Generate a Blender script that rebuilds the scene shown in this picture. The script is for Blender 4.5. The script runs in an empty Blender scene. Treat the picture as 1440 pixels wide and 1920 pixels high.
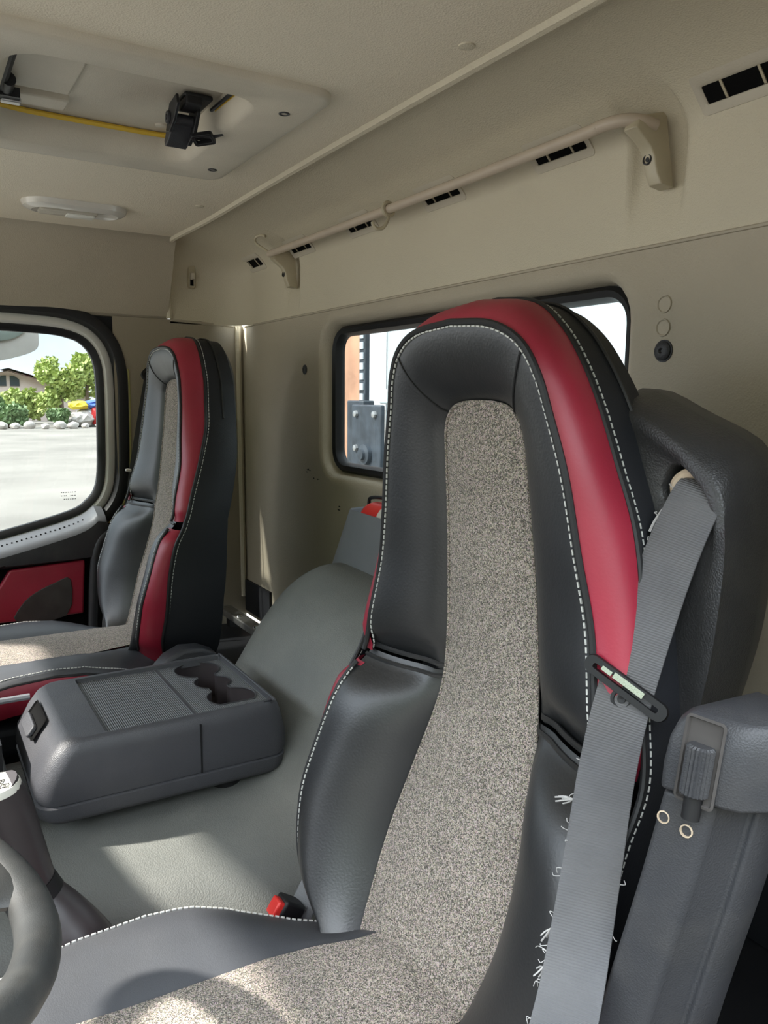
import bpy, bmesh, math, random
from mathutils import Vector, Matrix, noise as mnoise
random.seed(7)
V = Vector
C = bpy.context.scene.collection
PI = math.pi
sin, cos, rad = math.sin, math.cos, math.radians

# ------------------------------------------------------------------ materials
def nd(nt, typ, **kw):
    n = nt.nodes.new(typ)
    for k, v in kw.items():
        setattr(n, k, v)
    return n

def mat(name, col, rough=.5, spec=.5, metal=0, var=0, vscale=20, bump=0, bscale=300, btype='VORONOI',
        sheen=0, coat=0, dust=0, dscale=6, fleck=None, rib=None, bdist=.001):
    m = bpy.data.materials.new(name); m.use_nodes = True
    nt = m.node_tree; p = nt.nodes['Principled BSDF']
    L = nt.links.new
    p.inputs['Roughness'].default_value = rough
    p.inputs['Specular IOR Level'].default_value = spec
    p.inputs['Metallic'].default_value = metal
    p.inputs['Sheen Weight'].default_value = sheen
    p.inputs['Coat Weight'].default_value = coat
    tc = nd(nt, 'ShaderNodeTexCoord')
    base = None
    def rgb(c):
        r = nd(nt, 'ShaderNodeRGB'); r.outputs[0].default_value = (*c, 1); return r.outputs[0]
    base = rgb(col)
    if fleck:       # woven cloth: light and dark threads at two scales
        dark, light, sc = fleck
        vo = nd(nt, 'ShaderNodeTexVoronoi'); vo.inputs['Scale'].default_value = sc
        L(tc.outputs['Object'], vo.inputs['Vector'])
        sp = nd(nt, 'ShaderNodeSeparateColor'); L(vo.outputs['Color'], sp.inputs[0])
        mx = nd(nt, 'ShaderNodeMix', data_type='RGBA')
        cr = nd(nt, 'ShaderNodeValToRGB'); e = cr.color_ramp.elements
        e[0].position = .12; e[0].color = (*dark, 1); e[1].position = .95; e[1].color = (*light, 1)
        k = cr.color_ramp.elements.new(.5); k.color = (*col, 1)
        L(sp.outputs[0], cr.inputs[0])
        hu = nd(nt, 'ShaderNodeMix', data_type='RGBA'); hu.blend_type = 'MULTIPLY'; hu.inputs[0].default_value = .22
        L(cr.outputs[0], hu.inputs[6]); L(vo.outputs['Color'], hu.inputs[7])
        base = hu.outputs[2]
        bp = nd(nt, 'ShaderNodeBump'); bp.inputs['Strength'].default_value = .5; bp.inputs['Distance'].default_value = .0012
        L(sp.outputs[1], bp.inputs['Height']); L(bp.outputs[0], p.inputs['Normal'])
    if rib:
        sc, axis, amt = rib
        wv = nd(nt, 'ShaderNodeTexWave'); wv.bands_direction = axis; wv.inputs['Scale'].default_value = sc
        L(tc.outputs['UV' if axis == 'DIAGONAL' else 'Object'], wv.inputs['Vector'])
        bp = nd(nt, 'ShaderNodeBump'); bp.inputs['Strength'].default_value = amt; bp.inputs['Distance'].default_value = .001
        L(wv.outputs['Fac'], bp.inputs['Height']); L(bp.outputs[0], p.inputs['Normal'])
    if var:
        no = nd(nt, 'ShaderNodeTexNoise'); no.inputs['Scale'].default_value = vscale; no.inputs['Detail'].default_value = 5
        L(tc.outputs['Object'], no.inputs['Vector'])
        mr = nd(nt, 'ShaderNodeMapRange'); mr.inputs[1].default_value = .3; mr.inputs[2].default_value = .7
        mr.inputs[3].default_value = 1 - var; mr.inputs[4].default_value = 1 + var
        L(no.outputs['Fac'], mr.inputs[0])
        mu = nd(nt, 'ShaderNodeMix', data_type='RGBA'); mu.blend_type = 'MULTIPLY'; mu.inputs[0].default_value = 1
        cb = nd(nt, 'ShaderNodeCombineColor')
        for i in range(3): L(mr.outputs[0], cb.inputs[i])
        L(base, mu.inputs[6]); L(cb.outputs[0], mu.inputs[7]); base = mu.outputs[2]
    if dust:
        no = nd(nt, 'ShaderNodeTexNoise'); no.inputs['Scale'].default_value = dscale; no.inputs['Detail'].default_value = 8
        L(tc.outputs['Object'], no.inputs['Vector'])
        mr = nd(nt, 'ShaderNodeMapRange'); mr.inputs[1].default_value = .45; mr.inputs[2].default_value = .8
        mr.inputs[3].default_value = 0; mr.inputs[4].default_value = dust
        L(no.outputs['Fac'], mr.inputs[0])
        mu = nd(nt, 'ShaderNodeMix', data_type='RGBA')
        L(mr.outputs[0], mu.inputs[0]); L(base, mu.inputs[6]); mu.inputs[7].default_value = (.33, .30, .25, 1); base = mu.outputs[2]
    if bump:
        t = nd(nt, 'ShaderNodeTexVoronoi' if btype == 'VORONOI' else 'ShaderNodeTexNoise')
        t.inputs['Scale'].default_value = bscale
        L(tc.outputs['Object'], t.inputs['Vector'])
        bp = nd(nt, 'ShaderNodeBump'); bp.inputs['Strength'].default_value = bump; bp.inputs['Distance'].default_value = bdist
        L(t.outputs[0], bp.inputs['Height']); L(bp.outputs[0], p.inputs['Normal'])
    L(base, p.inputs['Base Color'])
    return m

def glass(name, tint=(.97, .985, .98)):
    m = bpy.data.materials.new(name); m.use_nodes = True
    nt = m.node_tree; nt.nodes.clear(); L = nt.links.new
    o = nd(nt, 'ShaderNodeOutputMaterial'); t = nd(nt, 'ShaderNodeBsdfTransparent'); t.inputs[0].default_value = (*tint, 1)
    g = nd(nt, 'ShaderNodeBsdfGlossy'); g.inputs['Roughness'].default_value = .02
    f = nd(nt, 'ShaderNodeFresnel'); f.inputs['IOR'].default_value = 1.35
    mx = nd(nt, 'ShaderNodeMixShader'); ge = nd(nt, 'ShaderNodeNewGeometry'); mr = nd(nt, 'ShaderNodeMapRange')
    mr.inputs[3].default_value = 1.35; mr.inputs[4].default_value = 1/1.35      # same reflectance from both faces of the pane
    L(ge.outputs['Backfacing'], mr.inputs[0]); L(mr.outputs[0], f.inputs['IOR'])
    L(f.outputs[0], mx.inputs[0]); L(t.outputs[0], mx.inputs[1]); L(g.outputs[0], mx.inputs[2]); L(mx.outputs[0], o.inputs[0])
    return m

BEIGE = (.55, .495, .375)
M = dict(
    liner=mat('headliner_vinyl', BEIGE, .62, .35, var=.04, vscale=3, bump=.5, bscale=420, bdist=.0009),
    roofliner=mat('headliner_cloth', (.70, .625, .49), .62, .35, var=.04, vscale=3, bump=.5, bscale=420, bdist=.0009),
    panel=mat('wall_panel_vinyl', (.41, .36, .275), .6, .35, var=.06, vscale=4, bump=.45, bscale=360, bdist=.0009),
    pillar=mat('pillar_vinyl', (.30, .26, .195), .62, .35, var=.05, vscale=4, bump=.3, bscale=420),
    hatch=mat('hatch_plastic', (.53, .48, .385), .5, .4, var=.08, vscale=9, bump=.3, bscale=500, bdist=.0006),
    beigeplastic=mat('beige_plastic', (.44, .385, .27), .38, .5, var=.05, vscale=30),
    rail=mat('rail_paint', (.47, .39, .30), .45, .5, var=.04, vscale=30),
    leather=mat('black_leather', (.014, .0145, .016), .40, .75, var=.2, vscale=7, bump=.2, bscale=330, btype='NOISE', dust=.03, dscale=9),
    leathercush=mat('black_cushion_leather', (.058, .061, .069), .5, .5, var=.1, vscale=10, bump=.25, bscale=700, btype='NOISE', dust=.04),
    red=mat('red_leather', (.31, .013, .036), .44, .6, var=.1, vscale=8, bump=.15, bscale=300, btype='NOISE', dust=.04, dscale=12),
    piping=mat('black_piping', (.015, .015, .016), .5, .4),
    thread=mat('pale_thread', (.55, .55, .52), .8, .2),
    fabric=mat('woven_seat_fabric', (.26, .228, .19), .95, .1, sheen=.15, var=.07, vscale=12, fleck=((.085, .072, .06), (.50, .46, .41), 950)),
    side=mat('black_side_cloth', (.012, .013, .016), .6, .35, var=.1, vscale=8, bump=.15, bscale=500),
    tower=mat('grained_black_plastic', (.028, .028, .029), .42, .5, var=.12, vscale=12, bump=.4, bscale=520, bdist=.001, dust=.05, dscale=14),
    dark=mat('dark_grey_plastic', (.032, .033, .037), .46, .35, var=.08, vscale=14, bump=.25, bscale=700, dust=.05, dscale=20),
    console=mat('console_plastic', (.052, .053, .060), .45, .45, var=.06, vscale=10, bump=.3, bscale=600, dust=.05, dscale=10),
    ribmat=mat('ribbed_mat_plastic', (.10, .104, .11), .5, .45, rib=(95, 'Y', 1.0), dust=.12, dscale=8),
    black=mat('black_rubber', (.008, .008, .009), .5, .4),
    void=mat('unlit_recess_black', (.004, .004, .004), .9, .1),
    hump=mat('tunnel_vinyl', (.15, .155, .143), .55, .4, var=.14, vscale=5, bump=.5, bscale=420, bdist=.001, dust=.15, dscale=5),
    bin=mat('bin_plastic', (.15, .158, .165), .5, .4, var=.04, vscale=15, bump=.2, bscale=700),
    belt=mat('grey_webbing', (.105, .105, .11), .75, .3, var=.16, vscale=16, rib=(140, 'DIAGONAL', .6), dust=.13, dscale=9),
    frayed=mat('frayed_pale_thread', (.40, .39, .38), .9, .1),
    white=mat('white_painted_metal', (.72, .71, .67), .35, .5),
    yellow=mat('yellow_cord', (.62, .40, .04), .5, .4),
    foam=mat('yellow_foam', (.36, .32, .13), .8, .2),
    steel=mat('bright_steel', (.75, .75, .74), .25, .5, metal=1),
    steeldull=mat('dull_steel', (.5, .5, .49), .42, .5, metal=1, var=.15, vscale=60),
    tan=mat('tan_ring_plastic', (.50, .40, .29), .5, .4, var=.2, vscale=60),
    lens=mat('lamp_lens', (.50, .46, .38), .18, .6, rib=(130, 'X', .4)),
    lensclear=mat('lamp_cover', (.60, .57, .51), .15, .6),
    lightplastic=mat('pale_grey_plastic', (.17, .175, .19), .4, .5, var=.04),
    pocket=mat('map_pocket_felt', (.06, .055, .052), .85, .2, var=.2, vscale=20),
    redplastic=mat('red_plastic', (.60, .03, .025), .35, .5),
    knob=mat('pale_knob_cap', (.74, .73, .66), .35, .5),
    ink=mat('black_ink', (.01, .01, .01), .6, .3),
    brown=mat('brown_black_plastic', (.040, .033, .035), .42, .5, var=.1, vscale=20),
    wheel=mat('steering_wheel_rubber', (.040, .041, .040), .5, .5, var=.25, vscale=25, bump=.2, bscale=900, btype='NOISE', dust=.07, dscale=30),
    concrete=mat('yard_concrete', (.215, .20, .178), .85, .2, var=.22, vscale=.25),
    bouncecut=mat('bounce_cutting_ground', (.085, .08, .075), .9, .2, var=.2, vscale=3),
    leafA=mat('leaf_spring_green', (.36, .44, .14), .6, .3, var=.25, vscale=2),
    leafB=mat('leaf_deep_green', (.20, .29, .14), .6, .3, var=.25, vscale=2),
    bark=mat('bark', (.16, .12, .09), .9, .1),
    rock=mat('pale_rock', (.42, .39, .36), .9, .2, var=.25, vscale=3),
    wallp=mat('house_plaster', (.62, .52, .48), .8, .2),
    roof=mat('roof_tile', (.42, .30, .27), .8, .2, var=.2, vscale=4),
    dglass=mat('dark_window_glass', (.05, .06, .08), .15, .5),
    rust=mat('rusty_orange_paint', (.36, .20, .13), .8, .3, var=.3, vscale=3),
    paleblue=mat('pale_blue_paint', (.40, .46, .49), .5, .4, var=.08, vscale=3),
    bracket=mat('blue_black_steel', (.028, .036, .046), .5, .4, var=.5, vscale=9),
    mirrorwhite=mat('mirror_housing_paint', (.58, .57, .54), .4, .5, var=.1, vscale=15),
    mirrorglass=mat('mirror_glass', (.30, .36, .33), .1, .5),  # greenish reflection put into the base colour
    blue=mat('blue_tarp', (.08, .16, .50), .6, .3), yel=mat('yellow_tarp', (.70, .58, .06), .6, .3),
    tarpw=mat('white_tarp', (.65, .68, .72), .6, .3, var=.15), tarpr=mat('red_tarp', (.62, .05, .05), .6, .3),
    pane=glass('window_pane', (.70, .715, .71)),
)

# ------------------------------------------------------------------ mesh helpers: each returns (verts, faces)
W = {}          # world origin of every object, so that children can be written in world coordinates

def obj(name, geo, material, parent=None, smooth=True, angle=40, bevel=0, sub=0, solid=0, kind=None, label=None):
    vs, fs = geo
    vs = [V(v) for v in vs]
    if parent is not None:
        org = W[parent]
    else:
        xs = [v.x for v in vs]; ys = [v.y for v in vs]; zs = [v.z for v in vs]
        org = V(((min(xs)+max(xs))/2, (min(ys)+max(ys))/2, min(zs)))
    me = bpy.data.meshes.new(name)
    me.from_pydata([v - org for v in vs], [], fs)
    me.materials.append(material)
    bm = bmesh.new(); bm.from_mesh(me)
    bmesh.ops.remove_doubles(bm, verts=bm.verts, dist=1e-6)
    bmesh.ops.recalc_face_normals(bm, faces=bm.faces)
    bm.to_mesh(me); bm.free()
    o = bpy.data.objects.new(name, me); C.objects.link(o)
    W[o] = org
    if parent is not None: o.parent = parent
    else: o.location = org
    if solid:
        md = o.modifiers.new('solid', 'SOLIDIFY'); md.thickness = solid; md.offset = -1
    if bevel:
        md = o.modifiers.new('bevel', 'BEVEL'); md.width = bevel; md.segments = 3; md.limit_method = 'ANGLE'; md.angle_limit = rad(35)
    if sub:
        md = o.modifiers.new('sub', 'SUBSURF'); md.levels = sub; md.render_levels = sub
    if smooth:
        for p in me.polygons: p.use_smooth = True
        if hasattr(me, 'set_sharp_from_angle'): me.set_sharp_from_angle(angle=rad(angle))
    if kind: o['kind'] = kind
    if label: o['label'] = label
    return o

def thing(name, label, cat, loc, group=None):
    o = bpy.data.objects.new(name, None); C.objects.link(o)
    o.empty_display_size = .05
    o.location = loc; W[o] = V(loc)
    if label: o['label'] = label; o['category'] = cat
    if group: o['group'] = group
    return o

def tag(o, label, cat, group=None, kind=None):
    o['label'] = label; o['category'] = cat
    if group: o['group'] = group
    if kind: o['kind'] = kind
    return o

def J(*gs):
    vs, fs = [], []
    for v, f in gs:
        k = len(vs); vs += list(v); fs += [tuple(i + k for i in q) for q in f]
    return vs, fs

def box(c, s, rot=None):
    c = V(c); vs = []
    R = Matrix.Identity(3) if rot is None else rot
    for z in (-.5, .5):
        for x, y in ((-.5, -.5), (.5, -.5), (.5, .5), (-.5, .5)):
            vs.append(c + R @ V((x*s[0], y*s[1], z*s[2])))
    return vs, [(0,3,2,1), (4,5,6,7), (0,1,5,4), (1,2,6,5), (2,3,7,6), (3,0,4,7)]

def rotz(a): return Matrix.Rotation(a, 3, 'Z')
def roty(a): return Matrix.Rotation(a, 3, 'Y')
def rotx(a): return Matrix.Rotation(a, 3, 'X')

def loft(rows, cu=False, caps=False):
    n = len(rows[0]); vs = [V(p) for r in rows for p in r]; fs = []
    for i in range(len(rows)-1):
        for j in range(n if cu else n-1):
            a = i*n+j; b = i*n+(j+1) % n
            fs.append((a, b, b+n, a+n))
    if caps:
        fs.append(tuple(range(n-1, -1, -1))); fs.append(tuple((len(rows)-1)*n + j for j in range(n)))
    return vs, fs

def crom(pts, m, closed=False):
    P = [V(p) for p in pts]; n = len(P); out = []
    for i in range(n if closed else n-1):
        if closed: p0, p1, p2, p3 = P[i-1], P[i], P[(i+1) % n], P[(i+2) % n]
        else:
            p1, p2 = P[i], P[i+1]; p0 = P[i-1] if i else p1*2-p2; p3 = P[i+2] if i+2 < n else p2*2-p1
        for k in range(m):
            t = k/m
            out.append(.5*((2*p1)+(p2-p0)*t+(2*p0-5*p1+4*p2-p3)*t*t+(3*p1-p0-3*p2+p3)*t**3))
    if not closed: out.append(P[-1])
    return out

def tube(path, r, n=8, closed=False, flat=None):
    P = [V(p) for p in path]; rows = []
    up = None
    for i, p in enumerate(P):
        if closed: t = P[(i+1) % len(P)]-P[i-1]
        else: t = P[min(i+1, len(P)-1)]-P[max(i-1, 0)]
        t.normalize()
        if up is None:
            up = t.orthogonal().normalized()
        up = (up - t*up.dot(t)).normalized(); sd = t.cross(up)
        rr = r[i] if isinstance(r, (list, tuple)) else r
        rows.append([p + (up*cos(2*PI*k/n)+sd*sin(2*PI*k/n))*rr for k in range(n)])
    if closed:
        rows.append(rows[0])
        return loft(rows, True)
    return loft(rows, True, True)

def frame(ax):
    a = V(ax).normalized(); u = a.orthogonal().normalized(); return a, u, a.cross(u)

def lathe(c, ax, prof, n=20, ref=None):     # prof: list of (along, radius)
    a = V(ax).normalized()
    u = a.orthogonal().normalized() if ref is None else V(ref).normalized()
    w = a.cross(u); c = V(c)
    return loft([[c + a*h + (u*cos(2*PI*k/n)+w*sin(2*PI*k/n))*max(r, 1e-5) for k in range(n)] for h, r in prof], True, True)

def rrect(cx, cy, w, h, r, n=6):
    out = []
    for sx, sy, a0 in ((1,1,0), (-1,1,PI/2), (-1,-1,PI), (1,-1,1.5*PI)):
        for k in range(n+1):
            a = a0 + PI/2*k/n
            out.append((cx+sx*(w/2-r)+r*cos(a), cy+sy*(h/2-r)+r*sin(a)))
    return out

def grow(poly, d):      # offset a closed ccw/cw 2d polygon outward from its centroid side
    n = len(poly); A = sum(poly[i-1][0]*poly[i][1]-poly[i][0]*poly[i-1][1] for i in range(n))
    s = 1 if A > 0 else -1; out = []
    for i in range(n):
        x0, y0 = poly[i-1]; x1, y1 = poly[(i+1) % n]
        tx, ty = x1-x0, y1-y0; l = math.hypot(tx, ty) or 1
        out.append((poly[i][0]+s*ty/l*d, poly[i][1]-s*tx/l*d))
    return out

def pl(poly, plane, d):
    f = {'x': lambda a, b: V((d, a, b)), 'y': lambda a, b: V((a, d, b)), 'z': lambda a, b: V((a, b, d))}[plane]
    return [f(a, b) for a, b in poly]

def prism(poly, plane, d0, d1):
    return loft([pl(poly, plane, d0), pl(poly, plane, d1)], True, True)

def radial_rect(poly, x0, x1, y0, y1):     # an outer rectangle loop that matches a hole loop point for point
    cx = sum(p[0] for p in poly)/len(poly); cy = sum(p[1] for p in poly)/len(poly)
    out = []
    for x, y in poly:
        dx, dy = x-cx, y-cy
        t = min(((x1-cx)/dx if dx > 0 else (x0-cx)/dx) if abs(dx) > 1e-9 else 9e9, ((y1-cy)/dy if dy > 0 else (y0-cy)/dy) if abs(dy) > 1e-9 else 9e9)
        out.append([cx+dx*t, cy+dy*t])
    for cxn in (x0, x1):
        for cyn in (y0, y1):
            k = min(range(len(out)), key=lambda i: (out[i][0]-cxn)**2+(out[i][1]-cyn)**2)
            out[k] = [cxn, cyn]
    return [tuple(p) for p in out]

def interp(x, X, Y):
    if x <= X[0]: return Y[0]
    for i in range(len(X)-1):
        if x <= X[i+1]:
            t = (x-X[i])/(X[i+1]-X[i]); return Y[i]+(Y[i+1]-Y[i])*t
    return Y[-1]

def sm(a, b, x):
    t = min(1, max(0, (x-a)/(b-a))); return t*t*(3-2*t)

def stitches(path, step=.0075, ln=.0052, w=.0011):
    P = [V(p) for p in path]; gs = []; acc = 0; d = 0
    for i in range(len(P)-1):
        seg = P[i+1]-P[i]; l = seg.length
        if l < 1e-7: continue
        t = seg/l
        while d < acc+l:
            c = P[i]+t*(d-acc)
            a, u, v = frame(t)
            gs.append((
                [c-t*ln/2+u*w, c-t*ln/2+v*w, c-t*ln/2-u*w, c-t*ln/2-v*w, c+t*ln/2+u*w, c+t*ln/2+v*w, c+t*ln/2-u*w, c+t*ln/2-v*w],
                [(0,3,2,1), (4,5,6,7), (0,1,5,4), (1,2,6,5), (2,3,7,6), (3,0,4,7)]))
            d += step
        acc += l
    return J(*gs)

def ribbon(path, wdir, width, th):      # a strap: path of centres, list of width directions
    rows = []
    uvs = []
    P = [V(p) for p in path]
    for i, p in enumerate(P):
        t = (P[min(i+1, len(P)-1)]-P[max(i-1, 0)]).normalized()
        w = V(wdir[i]); w = (w-t*w.dot(t)).normalized(); nrm = t.cross(w)
        ww = width if not isinstance(width, (list, tuple)) else width[i]
        row = [p+w*ww*a/2 + nrm*b*th/2 for a, b in ((-1,-1), (-.5,-1), (0,-1), (.5,-1), (1,-1), (1,1), (.5,1), (0,1), (-.5,1), (-1,1))]
        rows.append(row)
    return loft(rows, True, True)

def copy_tree(o, loc=None):
    c = o.copy(); C.objects.link(c)
    if loc is not None: c.location = loc
    for ch in list(o.children):
        d = ch.copy(); C.objects.link(d); d.parent = c
        for g in list(ch.children):
            e = g.copy(); C.objects.link(e); e.parent = d
    return c

# ------------------------------------------------------------------ camera
Xa = V((.5153652, .85691943, .00937007)); Ya = V((.12712342, -.06563197, -.98971313)); Za = V((-.84748944, .51125486, -.14275896))
cam = bpy.data.cameras.new('camera'); camo = bpy.data.objects.new('camera', cam); C.objects.link(camo)
CAM = V((2.38, -.915, 1.12))
Rm = Matrix((Xa, -Ya, -Za)).transposed()
camo.matrix_world = Matrix.Translation(CAM) @ Rm.to_4x4()
cam.sensor_fit = 'VERTICAL'; cam.sensor_height = 24; cam.lens = 24*1480/1920; cam.clip_start = .02; cam.clip_end = 400
bpy.context.scene.camera = camo

# ================================================================== THE CAB SHELL
XW = 2.14               # inside width, passenger wall at x = 0
# ---- rear wall (lower panel) with the window opening
hole = rrect(1.055, 1.114, .98, .362, .06)
out = radial_rect(hole, 0, XW, .42, 1.335)
rw = obj('wall_rear', J(loft([pl(out, 'y', 0), pl(grow(hole, .035), 'y', 0), pl(grow(hole, .022), 'y', -.006), pl(grow(hole, .008), 'y', .002), pl(hole, 'y', .03)], True),
     loft([pl(out, 'y', 0), pl(out, 'y', .05), pl(hole, 'y', .05), pl(hole, 'y', .03)], True)), M['panel'], kind='structure', angle=60)
w1 = thing('window_1', None, None, (1.055, .035, .93)); w1['kind'] = 'structure'
gl = grow(hole, -.002)
sealrows = [pl(grow(hole, -.001), 'y', .046), pl(grow(hole, -.001), 'y', .026), pl(grow(hole, -.008), 'y', .018), pl(grow(hole, -.018), 'y', .022), pl(grow(hole, -.024), 'y', .036), pl(grow(hole, -.024), 'y', .046)]
obj('window_seal', loft(sealrows, True), M['black'], w1)
obj('window_pane', prism(grow(hole, -.018), 'y', .037, .041), M['pane'], w1, smooth=False)
rs = random.Random(5)
for cx_, cz_, n_ in ((.462, .925, 4), (.52, .912, 3), (.655, .845, 2)):     # dark scuffs left of and below the window
    for k in range(n_):
        x_ = cx_+rs.uniform(-.018, .018); z_ = cz_+rs.uniform(-.006, .006); l_ = rs.uniform(.003, .008); h_ = rs.uniform(.0008, .0022)
        obj('scuff_mark', prism([(x_-l_, z_), (x_-l_*.3, z_+h_), (x_+l_, z_+h_*.4), (x_+l_*.2, z_-h_)], 'y', -.0006, .0005), M['side'], rw, smooth=False)
# plugs on the rear wall
def plug(p, r, ax, label, m, flat=.004):
    t = thing('trim_plug', label, 'plug', p, 'round plugs in the cab wall panels')
    obj('plug_cap', lathe(p, ax, [(0, r*1.02), (flat*.6, r), (flat, r*.8), (flat*1.05, r*.3), (flat*.5, r*.16), (flat*.5, 0)], 24), m, t)
    obj('plug_flange', lathe(p, ax, [(-.001, r*1.16), (.0012, r*1.14), (.0016, r*1.0)], 24), m, t)
    return t
plug((1.617, -.0005, 1.189), .0135, (0,-1,0), 'dark grey round plug on the rear wall below two moulded rings', M['dark'], .006)
plug((.451, -.0005, 1.193), .011, (0,-1,0), 'small dark plug on the rear wall left of the rear window', M['dark'], .003)
plug((.0005, -.040, 1.035), .012, (1,0,0), 'black plug on the corner pillar just right of the passenger backrest', M['black'], .006)
for z in (1.253, 1.221):
    o = obj('moulded_ring', J(lathe((1.614, 0, z), (0,-1,0), [(0, .0125), (.0022, .0118), (.0022, .0108), (.0006, .0095), (.0006, 0)], 28)), M['panel'])
    tag(o, 'moulded beige ring on the rear wall, ' + ('upper of the two above the grey plug' if z > 1.24 else 'lower of the two right above the grey plug'), 'ring', 'moulded rings on the rear wall')
# black lower strip, rear ledge, floor
obj('baseboard_rear', J(box((.11, -.004, .485), (.20, .008, .10)), box((1.80, -.005, .515), (.68, .010, .185))), M['side'], kind='structure', smooth=False)
obj('floor', J(box((1.07, -.9, .02), (2.14, 1.84, .06)), box((1.85, -.15, .21), (.58, .30, .42)), box((.35, -.15, .20), (.66, .30, .40))), M['side'], kind='structure', smooth=False)
# ---- passenger side wall panel (pillar) and corner strip
obj('wall_left', J(loft([[(0, y, z) for z in (.42, .7, 1.0, 1.345)] for y in (-.392, -.25, -.12, 0)], False), box((-.015, -.184, .67), (.028, .366, 1.35)), box((-.075, -.21, .70), (.05, .40, 1.30)), box((-.075, -.9, .22), (.05, 1.4, .40))), M['pillar'], kind='structure')
obj('trim_1', tube(crom([(.002, -.016, 1.335), (.003, -.014, 1.0), (.004, -.01, .48)], 6), .009, 8), M['liner'], kind='structure')
# ---- moulded upper rear panel (quarter round from the wall up to the headliner edge)
def bpath():
    P = [(0.0, -.225), (0.0, -.18), (0.0, -.13)]
    for k in range(1, 8):
        a = PI/2*k/8; P.append((.12-.12*cos(a), -.12+.12*sin(a)))
    P += [(.12+(XW-.12)*k/90, 0) for k in range(0, 91)]
    return P
B = bpath(); n = len(B); rows = []
def pocket(x, z):
    d = 0
    for xc in (1.585, .372):
        fx = sm(.052, .038, abs(x-xc)); fz = sm(1.33, 1.47, z)*sm(1.535, 1.515, z)
        d = max(d, fx*fz)
    return d*.020
dense = []
for i, (bx, by) in enumerate(B):
    dense.append((bx, by))
    if i < n-1 and by == 0:
        for k in (1, 2, 3): dense.append((bx+(B[i+1][0]-bx)*k/4, 0))
nd_ = len(dense)
def upper_row(bx, by, first):
    if by < -.001 or bx < .12: tx = .10+.5*max(0, bx)*.4; ty = -.242 - .006*(1-max(0, by+.225)/.225)
    else: tx = max(bx, .124 + (bx-.12)*1.0); ty = -.240+.012*((bx-1.07)/1.07)**2
    if bx < .12 and by > -.225: tx = .10 + (by+.225)/.225*.024
    r = []
    for k in range(12): 
        z = 1.335+.135*k/11
        r.append(V((bx, by, z)))
    for k in range(1, 13):
        a = PI/2*k/12; f = 1-cos(a)
        r.append(V((bx+(tx-bx)*f, by+(ty-by)*f, 1.47+.094*sin(a))))
    if by == 0:
        for v in r: v.y += pocket(v.x, v.z)
    else:                                   # pressed pocket round the coat hook on the side
        for v in r:
            if v.z < 1.53: v.x -= .010*sm(.040, .028, abs(v.y+.150))*sm(1.36, 1.42, v.z)*sm(1.522, 1.508, v.z)
    r.insert(0, r[0]+V((0, .004 if by == 0 else 0, -.0005)))
    return r
obj('trim_2', loft([upper_row(x, y, 0) for x, y in dense]), M['liner'], kind='structure', angle=60)
ridge = [(.003, -.228, 1.347), (.006, -.232, 1.44), (.030, -.240, 1.53), (.062, -.243, 1.551), (.11, -.244, 1.556), (.2, -.243, 1.557)] + [(x, -.242+.012*((x-1.07)/1.07)**2, 1.557) for x in (.4, .7, 1.07, 1.4, 1.7, XW)]
obj('trim_3', tube(crom(ridge, 6), .0095, 8), M['liner'], kind='structure')
seam = [(x, -.001, 1.3345) for x in (.02, .5, 1.0, 1.5, 2.13)]
obj('trim_4', J(tube([(.0, -.225, 1.3435), (.0, -.03, 1.336)], .004, 6), tube(seam, .0028, 6)), M['panel'], kind='structure')
# ---- headliner with the roof hatch hole
hh = rrect(1.047, -.61, .47, .43, .05)
co = radial_rect(hh, .13, XW, -1.78, -.236)
obj('ceiling', J(loft([pl(co, 'z', 1.556), pl(hh, 'z', 1.556)], True), loft([pl(co, 'z', 1.60), pl(hh, 'z', 1.60)], True), loft([pl(co, 'z', 1.556), pl(co, 'z', 1.60)], True)), M['roofliner'], kind='structure', smooth=False)
# header over the passenger door: rounds down from the headliner to the door trim line
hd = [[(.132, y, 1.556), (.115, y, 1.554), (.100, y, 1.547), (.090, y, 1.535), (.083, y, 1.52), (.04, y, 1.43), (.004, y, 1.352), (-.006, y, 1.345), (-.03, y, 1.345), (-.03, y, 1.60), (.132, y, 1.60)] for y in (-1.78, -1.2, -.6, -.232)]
obj('trim_5', loft(hd, True, True), M['panel'], kind='structure', angle=30)  # wall vinyl, darker than the liner: the header's shade is in its colour
# driver side pillar and header (out of frame at the right; the door there is open)
obj('wall_right', J(box((XW+.02, -.18, .88), (.04, .38, 1.36)), box((XW+.02, -.9, 1.48), (.04, 1.78, .24)), box((XW+.02, -1.0, .15), (.04, 1.6, .34))), M['pillar'], kind='structure', smooth=False)
# small headliner buttons
for p, lab in (((1.525, -.285, 1.556), 'flat beige button in the headliner, the larger near one above the rail'), ((.52, -.30, 1.556), 'small beige button in the headliner above the far end of the rail')):
    o = obj('headliner_button', lathe(p, (0,0,-1), [(0, .011), (.0015, .0105), (.0022, .008), (.0022, 0)], 20), M['liner']); tag(o, lab, 'button', 'headliner buttons')

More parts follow.
